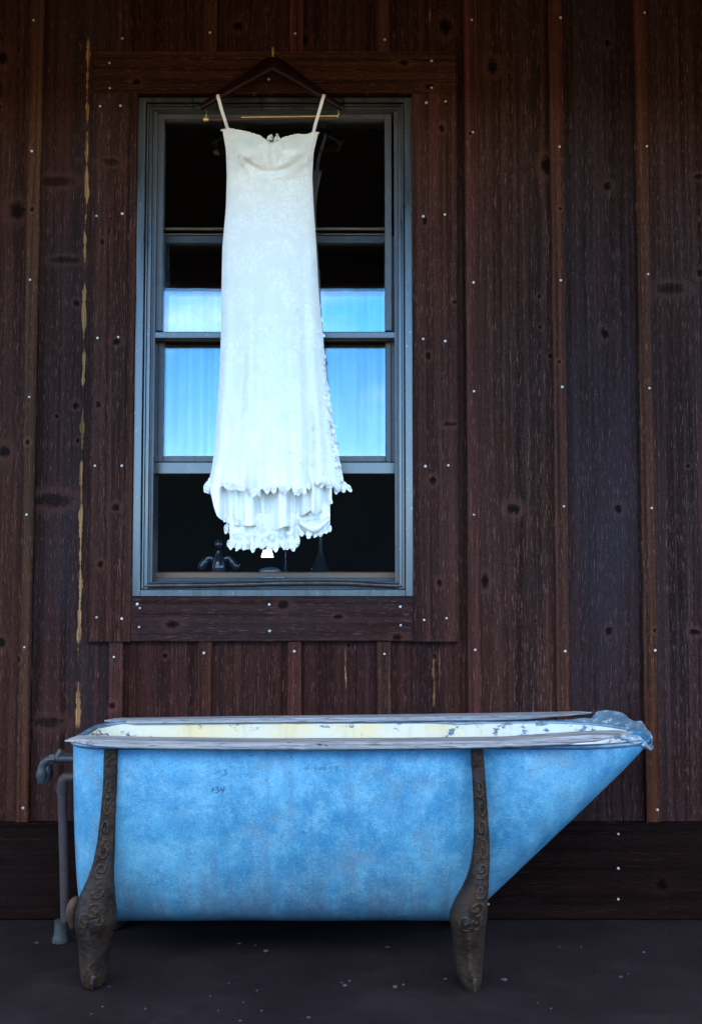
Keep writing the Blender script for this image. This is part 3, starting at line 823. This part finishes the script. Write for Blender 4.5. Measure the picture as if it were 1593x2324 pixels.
# raised motifs scattered over the skirt, thickest along the seams
app_s, app_n = MB(), MB()
for k in range(620):
    w = random.uniform(.06, .98)
    c_ = random.choice((.16,.36,.40,.62,.80,.84,.9))
    uu = min(.97, max(.03, random.gauss(c_, .05)))
    t = math.acos(1-2*uu)/math.pi
    p = gown_pt(t, w); px = gown_pt(min(1,t+.01), w); pz = gown_pt(t, w-.01)
    n_ = (px-p).cross(pz-p).normalized()
    if n_.y > 0: n_ = -n_
    leaf(p - n_*.0012, random.uniform(-3.1,3.1), random.uniform(.014,.026), random.uniform(.008,.013), n_, .05, app_s, app_n)
# lining skirt that shows below the hem
base_b = interp([(476,1120),(484,1146),(494,1170),(502,1178),(520,1188),(545,1193),(575,1193),(603,1187),(612,1200),(628,1203),(640,1196),(658,1194),(672,1190),(678,1172),(692,1166),(704,1158),(714,1168),(726,1164),(738,1148),(754,1142)], 3)
def lin_y(u, q): 
    return DY - .035 - .030*q*(math.cos((u-560)*2*math.pi/74) + .55*math.cos((u-500)*2*math.pi/37+1.2) + .3*math.cos((u-500)*2*math.pi/19)) - .02*q*math.exp(-((u-650)/18)**2) + .035*math.exp(-((u-611)/9)**2) + .035*math.exp(-((u-676)/6)**2)
rows = []
for i in range(61):
    w = i/60; row = []
    for k in range(150):
        u0 = 477 + (753-477)*k/149
        vb = base_b(u0); v = 1060 + (vb-1060)*w
        curl = sstep(.86, 1.0, w)
        u = u0 + 4*math.sin(u0*.11)*curl*math.sin(w*9) 
        if v < 1115: u = 620 + (u-620)*(.93 + .07*sstep(1060,1115,v))
        p = W(u, v, lin_y(u0, .35+.65*w)); p.y -= .010*curl*math.sin(u0*.09)
        row.append(p)
    rows.append(row)
mb = MB(); mb.grid(rows); mb.build('lining', M_satin, dress, smooth=True, fix=False)
# rear train: satin with a lace edge, in three hanging lobes
train, tnet = MB(), MB()
def lobe(u0, u1, v0, tab, y, amp):
    fb = interp(tab, 2); rows = []
    for i in range(26):
        w = i/25; row = []
        for k in range(50):
            u = u0 + (u1-u0)*k/49
            vb = fb(u); v = v0 + (vb-v0)*w
            row.append(W(u, v, y - amp*math.cos((u-u0)*2*math.pi/31+y*50)*(.4+.6*w) - .004*nz(u*.1, v*.1, y*9)))
        rows.append(row)
    train.grid(rows)
    u = u0
    while u <= u1:
        leaf(W(u, fb(u)-15, y-.012-amp*math.cos((u-u0)*2*math.pi/31+y*50)), random.uniform(-.6,.6), random.uniform(.024,.036), random.uniform(.013,.02), (random.uniform(-.4,.4),-1,random.uniform(-.2,.2)))
        if random.random() < .8: leaf(W(u+3, fb(u)-32, y-.011-amp*math.cos((u-u0)*2*math.pi/31+y*50)), random.uniform(-2,2), random.uniform(.018,.028), random.uniform(.01,.016), (random.uniform(-.4,.4),-1,0))
        u += random.uniform(6, 11)
lobe(522, 604, 1165, [(522,1240),(540,1246),(570,1247),(604,1238)], DY-.012, .008)
lobe(514, 530, 1165, [(514,1205),(530,1222)], DY+.004, .004)
lobe(598, 680, 1165, [(598,1230),(618,1250),(636,1242),(660,1245),(680,1232)], DY-.008, .010)
lobe(672, 749, 1120, [(672,1210),(700,1216),(726,1214),(749,1206)], DY+.002, .006)
train.build('train', M_lace, dress, smooth=True, fix=False)
# curled satin fold on the right, above the train
mb = MB(); rows = []
for i in range(14):
    w = i/13; row = []
    for k in range(40):
        f = k/39; u = 680 + 66*f
        v = 1176 + 14*math.sin(f*3.0) + (18+8*math.sin(f*3))*w*.9 - 10*f
        row.append(W(u, v, DY - .012 - .022*math.sin(w*2.6)))
    rows.append(row)
mb.grid(rows); mb.build('fold', M_satin, dress, smooth=True, fix=False)
lace_solid.build('lace_edging', M_cord, dress, smooth=True, kind='stuff')
lace_net.build('lace_netting', M_net, dress, smooth=False, kind='stuff')
app_s.build('lace_applique', M_cord, dress, smooth=True, kind='stuff')
# straps looped over the hanger arms
M_strap = simple('white_ribbon', (0.80,0.79,0.85), 0.4, var=0.03)
for pts in ([(517,293,DY-.02),(512,276,-.105),(503,248,-.100),(497,226,-.102),(494.5,217,-.098),(497,214,-.085),(500,222,-.060)],
            [(711,303,DY-.02),(715,285,-.105),(724,254,-.100),(732,226,-.102),(735,217,-.098),(733,214,-.085),(730,222,-.060)]):
    path = smooth_path([W(*q) for q in pts], 6)
    mb = MB(); mb.tube(path, .0056, 8, flat=.18, nrm=(0,1,0)); mb.build('strap', M_strap, dress, smooth=True)

# ------------------------------------------------------------------ bathtub
s = NT('blue_tub_paint')
co, X, Y, Z = s.coord()
n1 = s.noise(co, 3.2, 8, 0.70); n2 = s.noise(co, 16, 9, 0.82); n3 = s.noise(co, 110, 5, 0.7)
dr = s.noise(s.vec(s.M('MULTIPLY', X, 30), s.M('MULTIPLY', Y, 8), s.M('MULTIPLY', Z, 2.2)), 1, 6, 0.68)
c = s.mix(s.rng(n1, 0.38, 0.62), (0.020, 0.160, 0.320), (0.075, 0.300, 0.490))
c = s.mix(s.M('MULTIPLY', s.rng(n2, 0.42, 0.70), 0.55), c, (0.165, 0.420, 0.565))
c = s.mix(s.M('MULTIPLY', s.rng(dr, 0.50, 0.72), 0.5), c, (0.045, 0.150, 0.300))
c = s.mix(s.M('MULTIPLY', s.rng(s.noise(co, 6, 8, .78), 0.50, 0.66), 0.6), c, (0.095, 0.180, 0.250))
c = s.mix(s.M('MULTIPLY', s.M('MULTIPLY', s.rng(Z, 0.16, 0.42, 1, 0), s.rng(dr, 0.34, 0.62)), 0.55), c, (0.085, 0.135, 0.185))  # streaks darkened low down, painting in the underside's shade
fl = s.rng(n3, 0.60, 0.67)
c = s.mix(s.M('MULTIPLY', fl, s.M('MULTIPLY', s.rng(n2, 0.40, 0.6), 0.7)), c, (0.025, 0.065, 0.12))
v1 = s.voro(s.vec(s.M('MULTIPLY', X, 1.0), s.M('MULTIPLY', Y, 1.0), s.M('MULTIPLY', Z, 0.7)), 70)
c = s.mix(s.M('MULTIPLY', s.rng(v1, 0.09, 0.15, 1, 0), s.M('MULTIPLY', s.rng(n1, 0.42, 0.56), 0.75)), c, (0.03, 0.05, 0.08))
n5 = s.noise(co, 190, 4, 0.75)
c = s.mix(s.M('MULTIPLY', s.rng(n5, 0.50, 0.66), 0.38), c, (0.030, 0.115, 0.250))
c = s.mix(s.M('MULTIPLY', s.rng(n5, 0.34, 0.46, 1, 0), 0.30), c, (0.260, 0.500, 0.700))
# fine scratches in two directions
for ax, ay, sd in ((14, 230, 3.0), (60, 190, 8.0)):
    sc_ = s.noise(s.vec(s.M('ADD', s.M('MULTIPLY', X, ax), s.M('MULTIPLY', Z, 22)), sd, s.M('SUBTRACT', s.M('MULTIPLY', Z, ay), s.M('MULTIPLY', X, 50))), 1, 1)
    c = s.mix(s.M('MULTIPLY', s.rng(sc_, 0.68, 0.73), s.M('MULTIPLY', s.rng(s.noise(co, 9, 2), 0.46, 0.56), 0.8)), c, (0.03, 0.08, 0.14))
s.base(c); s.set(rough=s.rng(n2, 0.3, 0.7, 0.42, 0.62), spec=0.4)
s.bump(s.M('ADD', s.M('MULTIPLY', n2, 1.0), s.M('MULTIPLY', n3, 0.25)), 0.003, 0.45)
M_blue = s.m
s = NT('chipped_cream_enamel')
co, X, Y, Z = s.coord()
n1 = s.noise(co, 6, 5, 0.6); n2 = s.noise(s.vec(s.M('MULTIPLY', X, 16), Y, s.M('MULTIPLY', Z, 22)), 1, 7, 0.78)
c = s.mix(s.rng(n1, 0.35, 0.65), (0.68, 0.58, 0.33), (0.62, 0.62, 0.50))
right = s.rng(X, 0.1, 0.7)
c = s.mix(s.M('MULTIPLY', right, 0.8), c, (0.50, 0.60, 0.63))
chip = s.rng(s.M('ADD', n2, s.M('MULTIPLY', right, 0.05)), 0.590, 0.625)
c = s.mix(s.M('MULTIPLY', s.rng(s.noise(s.vec(s.M('MULTIPLY', X, 22), Y, s.M('MULTIPLY', Z, 3)), 1, 5, 0.7), 0.5, 0.7), 0.4), c, (0.50, 0.42, 0.24))
c = s.mix(chip, c, s.mix(n1, (0.03, 0.07, 0.12), (0.10, 0.20, 0.32)))
s.base(c); s.set(rough=0.3, spec=0.5); s.bump(chip, 0.001, 0.8)
M_enamel = s.m
s = NT('weathered_gray_board')
co, X, Y, Z = s.coord()
g1 = s.noise(s.vec(s.M('MULTIPLY', X, 2.5), s.M('MULTIPLY', Y, 110), s.M('MULTIPLY', Z, 110)), 1, 5, 0.6)
g2 = s.noise(s.vec(s.M('MULTIPLY', X, 12), s.M('MULTIPLY', Y, 260), s.M('MULTIPLY', Z, 260)), 1, 3); g3 = s.noise(co, 9, 5, 0.6)
c = s.mix(s.rng(g1, 0.3, 0.7), (0.115, 0.130, 0.150), (0.30, 0.325, 0.355))
c = s.mix(s.M('MULTIPLY', s.rng(g3, 0.5, 0.7), 0.22), c, (0.22, 0.165, 0.125))
c = s.mix(s.M('MULTIPLY', s.rng(g2, 0.57, 0.72), 0.8), c, (0.035, 0.03, 0.03))
c = s.mix(s.M('MULTIPLY', s.rng(s.noise(s.vec(s.M('MULTIPLY', X, 40), s.M('MULTIPLY', Y, 70), s.M('MULTIPLY', Z, 70)), 1, 4), 0.66, 0.72), .9), c, (0.03, 0.025, 0.025))
s.base(c); s.set(rough=0.75, spec=0.3); s.bump(s.M('ADD', g1, g2), 0.0035, 0.8)
M_gray = s.m
s = NT('rusted_cast_iron')
co, X, Y, Z = s.coord()
n1 = s.noise(co, 18, 5, 0.65); n2 = s.noise(co, 90, 4, 0.65)
c = s.mix(s.rng(n1, 0.35, 0.65), (0.008, 0.0056, 0.0046), (0.023, 0.016, 0.012))
c = s.mix(s.M('MULTIPLY', s.rng(s.noise(co, 12, 5, 0.7), 0.52, 0.66), 0.65), c, (0.020, 0.024, 0.027))
c = s.mix(s.M('MULTIPLY', s.rng(n2, 0.6, 0.7), 0.5), c, (0.055, 0.040, 0.030))
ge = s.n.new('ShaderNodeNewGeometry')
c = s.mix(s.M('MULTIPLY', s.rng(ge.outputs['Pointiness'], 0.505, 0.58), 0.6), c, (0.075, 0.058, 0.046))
c = s.mix(s.M('MULTIPLY', s.rng(ge.outputs['Pointiness'], 0.44, 0.495, 1, 0), 0.8), c, (0.003, 0.0025, 0.002))  # concave carving darkened, crevice shade put into the colour
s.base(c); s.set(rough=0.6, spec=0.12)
dn = s.n.new('ShaderNodeTexNoise'); dn.inputs['Scale'].default_value = 16; dn.inputs['Detail'].default_value = 2; s.l.new(co, dn.inputs['Vector'])
vm = s.n.new('ShaderNodeVectorMath'); vm.operation = 'MULTIPLY_ADD'; s.l.new(dn.outputs['Color'], vm.inputs[0]); vm.inputs[1].default_value = (.12,.12,.12); s.l.new(co, vm.inputs[2])
wv = s.n.new('ShaderNodeTexWave'); wv.wave_type = 'RINGS'; wv.inputs['Scale'].default_value = 26; wv.inputs['Distortion'].default_value = 4; s.l.new(vm.outputs[0], wv.inputs['Vector'])
s.bump(s.M('ADD', s.M('MULTIPLY', n2, 0.5), n1), 0.004, 0.6)
M_iron = s.m
M_pipe = simple('gray_pipe', (0.036, 0.032, 0.036), 0.5, spec=0.25, var=0.15, scale=25)
M_pipe2 = simple('blue_gray_fitting', (0.026, 0.034, 0.042), 0.45, spec=0.3, var=0.25, scale=50, bump=0.001)
M_tapmetal = simple('tarnished_nickel', (0.16,0.17,0.18), 0.35, 0.7, var=0.25, scale=60)

TYN, TYF = -0.575, -0.105
YC, HA = (TYN+TYF)/2, (TYF-TYN)/2
ZT = WZ(1697, TYN - .01)
ZB = WZ(2080, YC + .02) if False else WZ(2087, -0.36)
XL = WX(151, 1700, TYN+.04); XSEAM = WX(1086, 1900, TYN); XT = WX(1488, 1700, YC-.1)
NEXP = 2.35
def tub_section(s_, off=0.0):
    """U section at arc position s_ (x world); returns half width and bottom height"""
    a, zb = HA - .028*math.exp(-((s_-XSEAM)/.06)**2), ZB
    if s_ < XL + .13:
        q = 1 - (s_ - XL)/.13; q = max(0, min(1, q)); a = HA - .13 + .13*math.sqrt(max(0, 1-q*q)); zb = ZB + .02*q*q
    if s_ > XSEAM - .015:
        q = (s_ - XSEAM + .015)/(XT - XSEAM + .015); zb = ZB + (ZT-.004-ZB)*q
        if q > .45: r = (q-.45)/.55; a = HA*(math.sqrt(max(0, 1-r**2.2))*.93+.07)
    return a - off, zb + off
def tub_ring(x, off=0.0, n=56, ztop=None):
    a, zb = tub_section(x, off); zt = ztop or ZT
    h = max(.004, zt - zb); ring = []
    for k in range(n+1):
        ph = math.pi*k/n; cs, sn = math.cos(ph), math.sin(ph)
        y = YC - a*math.copysign(abs(cs)**(2/NEXP), cs); z = zt - h*abs(sn)**(2/NEXP)
        sh = .018*(zt - z)*max(0, 1-(x-XL)/.3)
        dent = .0025*nz(x*4, z*6, y*3)
        ring.append(Vector((x + sh, y + dent*(1 if y < YC else -1), z + dent*.5)))
    return ring
xs = [XL + .13*(1-math.cos(math.pi/2*k/14)) for k in range(15)] + [XL + .13 + (XSEAM-XL-.13)*k/40 for k in range(1, 41)] + [XSEAM + (XT-XSEAM)*(1-(1-k/40)**1.5) for k in range(1, 41)]
tub = root('bathtub', ((XL+XT)/2, YC, 0), 'old blue painted metal bathtub with sloped end on ornate iron feet', 'bathtub')
mb = MB()
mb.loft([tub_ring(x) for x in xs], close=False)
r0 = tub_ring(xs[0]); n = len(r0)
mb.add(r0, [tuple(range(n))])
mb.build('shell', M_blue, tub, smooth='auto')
mb = MB()
xi = [x for x in xs if XL+.012 <= x <= XT-.03]
mb.loft([tub_ring(x, .008, 40, ZT-.002) for x in xi], close=False)
r0 = tub_ring(xi[0], .008, 40, ZT-.002); mb.add(r0, [tuple(range(len(r0)))])
mb.build('enamel_lining', M_enamel, tub, smooth='auto')
# rolled rim
near = [Vector((x, YC - tub_section(x)[0], ZT)) for x in xs if x < XT-.05]; far = [Vector((x, YC + tub_section(x)[0], ZT)) for x in xs if x < XT-.02]
mb = MB(); mb.tube(near[::-1] + far, .0075, 8); mb.build('rim', simple('dull_blue_zinc', (0.12,0.20,0.28), 0.4, 0.3, var=0.3, scale=25), tub, smooth=True)

# weathered boards along both rims
def rim_board(name, top, bot, Y_out, width, tilt, seed, label=None):
    """top / bot: height of the outer edge along the board as seen; the board lies on the rim"""
    ft = interp(top, 20); fb = interp(bot, 20); u0, u1 = top[0][0], top[-1][0]
    mb = MB(); rings = []; N = 110
    for i in range(N+1):
        u = u0 + (u1-u0)*i/N
        e = min(1, (i/N)/.055, (1-i/N)/.06)
        wd = width*(math.sin(e*math.pi/2)**.8)*(1+.05*nz(u*.02, seed)) + .004
        zb = WZ(fb(u), Y_out) + .0012*nz(u*.05, seed, 4); 
        # visible height = front thickness + foreshortened top
        zt = WZ(ft(u), Y_out + wd)
        th = max(.004, min(.032, (zt - zb)*.9)) * (.35+.65*e)
        x = WX(u, (ft(u)+fb(u))/2, Y_out)
        zi = zt
        yo = Y_out + (1-e)*.03 + .003*nz(u*.03, seed, 8)
        yi = yo + wd
        zo = zb + th
        rings.append([(x,yo,zb+.003),(x,yo,zo-.003),(x,yo+.003,zo),(x,(yo+yi)/2,(zo+zi)/2+.001*nz(u*.08,seed,2)),(x,yi-.003,zi),(x,yi,zi-.004),(x,yi,zi-th),(x,yo+.003,zb)])
    mb.loft(rings); return mb.build(name, M_gray, tub, smooth='auto', label=label)
rim_board('rim_board', [(141,1684),(160,1672),(200,1668),(300,1671),(600,1675),(900,1674),(1150,1671),(1280,1662),(1360,1657),(1415,1659),(1443,1664)],
          [(141,1686),(160,1689),(200,1693),(270,1699),(400,1701),(700,1703),(1000,1700),(1150,1697),(1280,1691),(1360,1682),(1415,1672),(1443,1666)], -.622, .062, 0, 3)
rim_board('rim_board', [(233,1637),(255,1631),(300,1628),(500,1625),(800,1622),(1100,1618),(1260,1615),(1320,1615),(1347,1619)],
          [(233,1639),(255,1642),(300,1644),(500,1642),(800,1639.5),(1100,1636),(1200,1633),(1260,1627),(1320,1624),(1347,1620)], -.125, .045, 0, 8)
# crumpled torn sheet round the sloped end
s = NT('crumpled_zinc'); co, X, Y, Z = s.coord(); n1 = s.noise(co, 12, 5, 0.65); n2 = s.noise(co, 40, 4, .7)
c = s.mix(s.rng(n1, 0.35, 0.65), (0.08, 0.145, 0.20), (0.15, 0.25, 0.33)); c = s.mix(s.M('MULTIPLY', s.rng(n2, .54, .60), .75), c, (0.42, 0.52, 0.55))
s.base(c); s.set(rough=0.4, spec=0.5, metal=0.1); s.bump(n1, 0.006, 0.5); M_zinc = s.m
ctrl = [  # lower point (u,v,Y), upper point (u,v,Y)
    ((1215,1648,-.115),(1215,1634,-.100)), ((1280,1650,-.115),(1278,1633,-.095)), ((1325,1652,-.112),(1322,1629,-.085)), ((1346,1654,-.112),(1341,1630,-.08)), ((1352,1658,-.13),(1352,1614,-.07)),
    ((1372,1660,-.15),(1372,1611,-.075)), ((1395,1664,-.17),(1398,1614,-.09)), ((1415,1668,-.20),(1420,1624,-.13)), ((1432,1674,-.24),(1440,1637,-.19)), ((1442,1680,-.28),(1452,1636,-.22)),
    ((1452,1686,-.32),(1464,1652,-.29)), ((1460,1690,-.36),(1473,1660,-.33)), ((1466,1695,-.40),(1482,1683,-.39)), ((1470,1699,-.44),(1478,1698,-.44)), ((1452,1691,-.50),(1446,1672,-.47)), ((1415,1680,-.545),(1405,1668,-.52))]
lo = smooth_path([W(*a) for a, b in ctrl], 2); hi = smooth_path([W(*b) for a, b in ctrl], 2)
rows = []
for k in range(5):
    f = k/4
    rows.append([l_.lerp(h_, f) + Vector((.012*nz(i*.37, f*1.3, 1), .016*nz(i*.36, f*1.2, 5) - .01*math.sin(f*3.1), .006*nz(i*.16, f*2, 9))) for i, (l_, h_) in enumerate(zip(lo, hi))])
mb = MB(); mb.grid(rows)
o = mb.build('torn_rim', M_zinc, tub, smooth=False, fix=False, label='crumpled torn metal rim at the sloped end')
md = o.modifiers.new('solid', 'SOLIDIFY'); md.thickness = .003

# feet
def foot(tab, scrolls, hole):
    """tab rows: (v, left u, right u, y centre, half depth); relief: vine with curled leaves down the strap, ribs on the foot"""
    V = [r[0] for r in tab]
    fs = [interp([(r[0], r[k]) for r in tab], 18) for k in (1,2,3,4)]
    lines = []
    for (q0, v0, rq, rv, a0, turn) in scrolls:
        pts = []
        for k in range(40):
            a = a0 + turn*k*.20; rr = 1 - k/46
            pts.append((q0 + rq*rr*math.cos(a), v0 + rv*rr*math.sin(a)))
        lines.append(np.array(pts))
    allp = np.concatenate(lines)
    mb = MB(); rings = []; N = 380; M_ = 64
    for i in range(N+1):
        v = V[0] + (V[-1]-V[0])*i/N
        l_, r_, yc, hd = (f(v) for f in fs)
        a, b = W(l_, v, yc), W(r_, v, yc)
        c_ = (a+b)/2; hw = (b-a).length/2; hu = (r_-l_)/2
        pw = .75 + .25*sstep(1950, 2060, v)
        near_ = allp[np.abs(allp[:,1]-v) < 9]
        ring = []
        for k in range(M_):
            t_ = 2*math.pi*k/M_; cs, sn = math.cos(t_), math.sin(t_)
            x = hw*math.copysign(abs(cs)**pw, cs); y = -hd*math.copysign(abs(sn)**pw, sn)
            orn = 0
            if sn > .02:
                q = x/hw
                if len(near_):
                    d2 = ((near_[:,0]-q)*hu)**2 + (near_[:,1]-v)**2
                    orn += .0062*math.exp(-float(d2.min())/2.4)*(.75+.5*nz(x*70, v*.06, 5))
                orn += .0035*sstep(2090, 2120, v)*sstep(2215, 2190, v)*math.exp(-((q+.05)/.22)**2)        # ridge of the instep
                orn += .0030*sstep(2185, 2205, v)*max(0, math.sin(q*9.0))                                      # toes
                orn -= .0025*sstep(2150,2190,v)*math.exp(-((abs(q)-.5)/.15)**2)
                orn += .0016*nz(x*120, v*.11, hd) + .0009*nz(x*260, v*.24, 3)
                orn *= min(1, sn*2.2)
            ring.append(Vector((c_.x + x + .001*nz(v*.08, k*.3), yc + y - orn, c_.z)))
        rings.append(ring)
    mb.loft(rings)
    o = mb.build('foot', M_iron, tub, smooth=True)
    u, v = hole; yc, hd = fs[2](v), fs[3](v); p = W(u, v, yc-hd-.002)
    hb = MB(); hb.loft([[p + Vector((r*math.cos(2*math.pi*k/12), y, r*math.sin(2*math.pi*k/12))) for k in range(12)] for r, y in ((.006,.006),(.006,-.0025),(.0045,-.004))])
    hb.build('bolt', M_track, o)
    return o
SC = [(.0,1786,.55,22,1.6,1),(.05,1830,.6,24,-1.6,-1),(-.05,1878,.6,25,1.6,1),(.1,1926,.6,24,-1.6,-1),(.1,1968,.6,18,1.4,1),(.25,2012,.5,20,-1.5,-1),(.2,2048,.5,16,1.6,1),
      (-.3,2078,.42,24,.4,-1),(.36,2074,.34,24,2.7,1)]
SC2 = [(q, v, a, b, c + .6*math.sin(v), -t) for q, v, a, b, c, t in SC]
f1 = foot([(1701,237,268,-.586,.010),(1780,235,266,-.588,.012),(1850,229,263,-.590,.014),(1910,222,261,-.590,.018),(1960,212,259,-.590,.026),(1995,200,258,-.590,.036),(2030,183,261,-.588,.050),(2060,173,264,-.585,.062),(2085,171,265,-.582,.064),(2110,174,257,-.578,.056),(2140,180,251,-.574,.048),(2170,182,248,-.570,.046),(2200,184,246,-.566,.052),(2218,187,243,-.562,.054),(2229,192,238,-.560,.050)],
          SC, (212,2219))
f2 = foot([(1701,1067,1096,-.586,.010),(1780,1072,1102,-.588,.012),(1850,1075,1107,-.590,.014),(1910,1074,1111,-.590,.018),(1950,1070,1111,-.590,.026),(1985,1062,1109,-.590,.034),(2020,1046,1107,-.588,.048),(2050,1028,1106,-.585,.060),(2078,1018,1105,-.582,.064),(2105,1023,1101,-.578,.056),(2140,1028,1098,-.574,.048),(2170,1031,1096,-.570,.046),(2205,1036,1093,-.566,.052),(2226,1043,1092,-.562,.054),(2238,1050,1090,-.559,.048)],
          SC2, (1077,2226))
mb = MB(); mb.tube(smooth_path([W(176,2036,-.585), W(164,2055,-.60), W(160,2080,-.60), W(166,2107,-.59)], 6), [.004,.007,.009,.011,.012,.0125,.013,.013,.013,.013,.013,.0125,.012,.011,.010,.009,.008,.007,.004], 10, flat=.8)
mb.build('leaf_ornament', M_iron, f1, smooth=True)
for f_ in (f1, f2):
    c_ = f_.copy(); COL.objects.link(c_)
    c_.scale = (1, -1, 1); c_.location = (-.045 if f_ is f1 else .03, 0.035, 0)

# handwriting scratched on the side
def tub_y(z, x=0.0):
    t_ = min(1, max(0, (ZT-z)/(ZT-ZB))); return YC - HA*max(0, 1-t_**NEXP)**(1/NEXP)
M_ink = simple('faded_ink', (0.02,0.06,0.14), 0.8)
def strokes(polys, r):
    mb = MB()
    for poly in polys:
        pts = []
        for u, v in poly:
            p = W(u, v, TYN); p = W(u, v, tub_y(p.z) - .0032); pts.append(p)
        mb.tube(smooth_path(pts, 4), r, 5, flat=.35, nrm=(0,1,0))
    return mb.build('handwriting', M_ink, tub)
strokes([[(481,1797),(485,1787)],[(490,1787.5),(496,1786),(493,1791),(497,1793),(494,1798),(489,1799)],[(503,1786),(501,1793),(508,1792)],[(510,1785),(506,1800)]], .0011)
strokes([[(507,1748),(514,1747),(511,1752),(515,1754),(511,1759),(506,1758)],[(492,1751),(500,1750)],[(486,1755),(491,1754.5)]], .0008)
strokes([[(694,1741),(690,1745),(695,1747),(698,1741),(700,1747)],[(718,1736),(713,1742),(719,1745),(714,1750)],[(724,1741),(725,1747),(730,1741),(731,1747)],[(736,1732),(736,1747),(741,1744),(737,1740)],[(746,1740),(748,1745),(753,1739),(750,1752),(744,1754)],[(760,1737),(762,1744),(768,1737),(764,1752)]], .0006)

# drain pipe and taps at the left end
PY = -.225
P = lambda u, v, y=PY: W(u, v, y)
mb = MB()
pth = [Vector((XL+.02, PY, P(150,1764).z))] + [P(*q) for q in ((158,1764),(149,1766),(143,1774),(141.5,1786))]
mb.tube(smooth_path(pth, 6), .0165, 16)
mb.tube([P(141.5,1784), P(141.5,1799)], .0175, 16)
mb.build('pipe_elbow', M_pipe, tub, smooth='auto')
mb = MB(); mb.tube([P(141.5,1797), P(146,1950), P(149,2090)], .0145, 16); mb.build('drain_pipe', M_pipe, tub, smooth='auto')
q = WF(151, 2121); mb = MB()
q.z = 0.0005
mb.lathe((q.x-.001, PY, 0.0005), [(.001,0),(.0245,0),(.0245,.010),(.0215,.018),(.0190,.028),(.0185,.066),(.0155,.067),(.001,.067)], 20); mb.build('pipe_base', M_pipe2, tub, smooth='auto')
mb = MB()
def tap(y, du, dv, sc=1.0):
    pth = [Vector((XL+.015, y, P(150,1722,y).z)), P(140+du,1722+dv,y), P(126+du,1722+dv,y), P(114+du,1723.5+dv,y), P(103+du,1730+dv,y), P(97+du,1740+dv,y), P(95.5+du,1752+dv,y)]
    pp = smooth_path(pth, 5); mb.tube(pp, [.0125*sc]*(len(pp)-8) + [.0122*sc,.012*sc,.0118*sc,.0115*sc,.0112*sc,.011*sc,.011*sc,.011*sc], 14)
    e = P(95+du,1777+dv,y)
    mb.lathe((e.x, y, e.z), [(.001,0),(.0105*sc,0),(.0112*sc,.004),(.0135*sc,.012),(.0165*sc,.021),(.0168*sc,.028),(.0142*sc,.038),(.0118*sc,.046),(.0115*sc,.054),(.001,.055)], 24)
    n_ = P(121+du,1722.5+dv,y); mb.tube([n_ + Vector((-.009,0,0)), n_ + Vector((.009,0,0))], .0168*sc, 6)
tap(-.27, 0, 0, 1.0); tap(-.19, 15, -5, .95)
e = P(137,1711,-.27); mb.tube([e + Vector((-.006,-.002,-.01)), e + Vector((.006,0,.012))], .0115, 6)
mb.build('tap', M_pipe2, tub, smooth='auto')
# cross handles standing inside the tub end
for (u, v, y) in ((225,1669,-.30),(207,1666,-.20)):
    c_ = W(u, v, y); mb = MB()
    mb.tube([c_ + Vector((-.026,0,0)), c_ + Vector((-.02,0,0)), c_, c_ + Vector((.014,0,0)), c_ + Vector((.026,0,-.001)), c_ + Vector((.031,0,-.001))], [.005,.0065,.0045,.0045,.008,.003], 10)
    mb.tube([c_ + Vector((0,0,-.03)), c_ + Vector((0,0,0)), c_ + Vector((0,0,.012)), c_ + Vector((0,0,.016))], [.006,.0075,.006,.003], 10)
    mb.tube([c_ + Vector((0,-.026,0)), c_ + Vector((0,-.02,0)), c_, c_ + Vector((0,.02,0)), c_ + Vector((0,.026,0))], [.003,.0065,.0045,.0065,.003], 10)
    mb.build('tap_handle', M_tapmetal, tub, smooth=True)
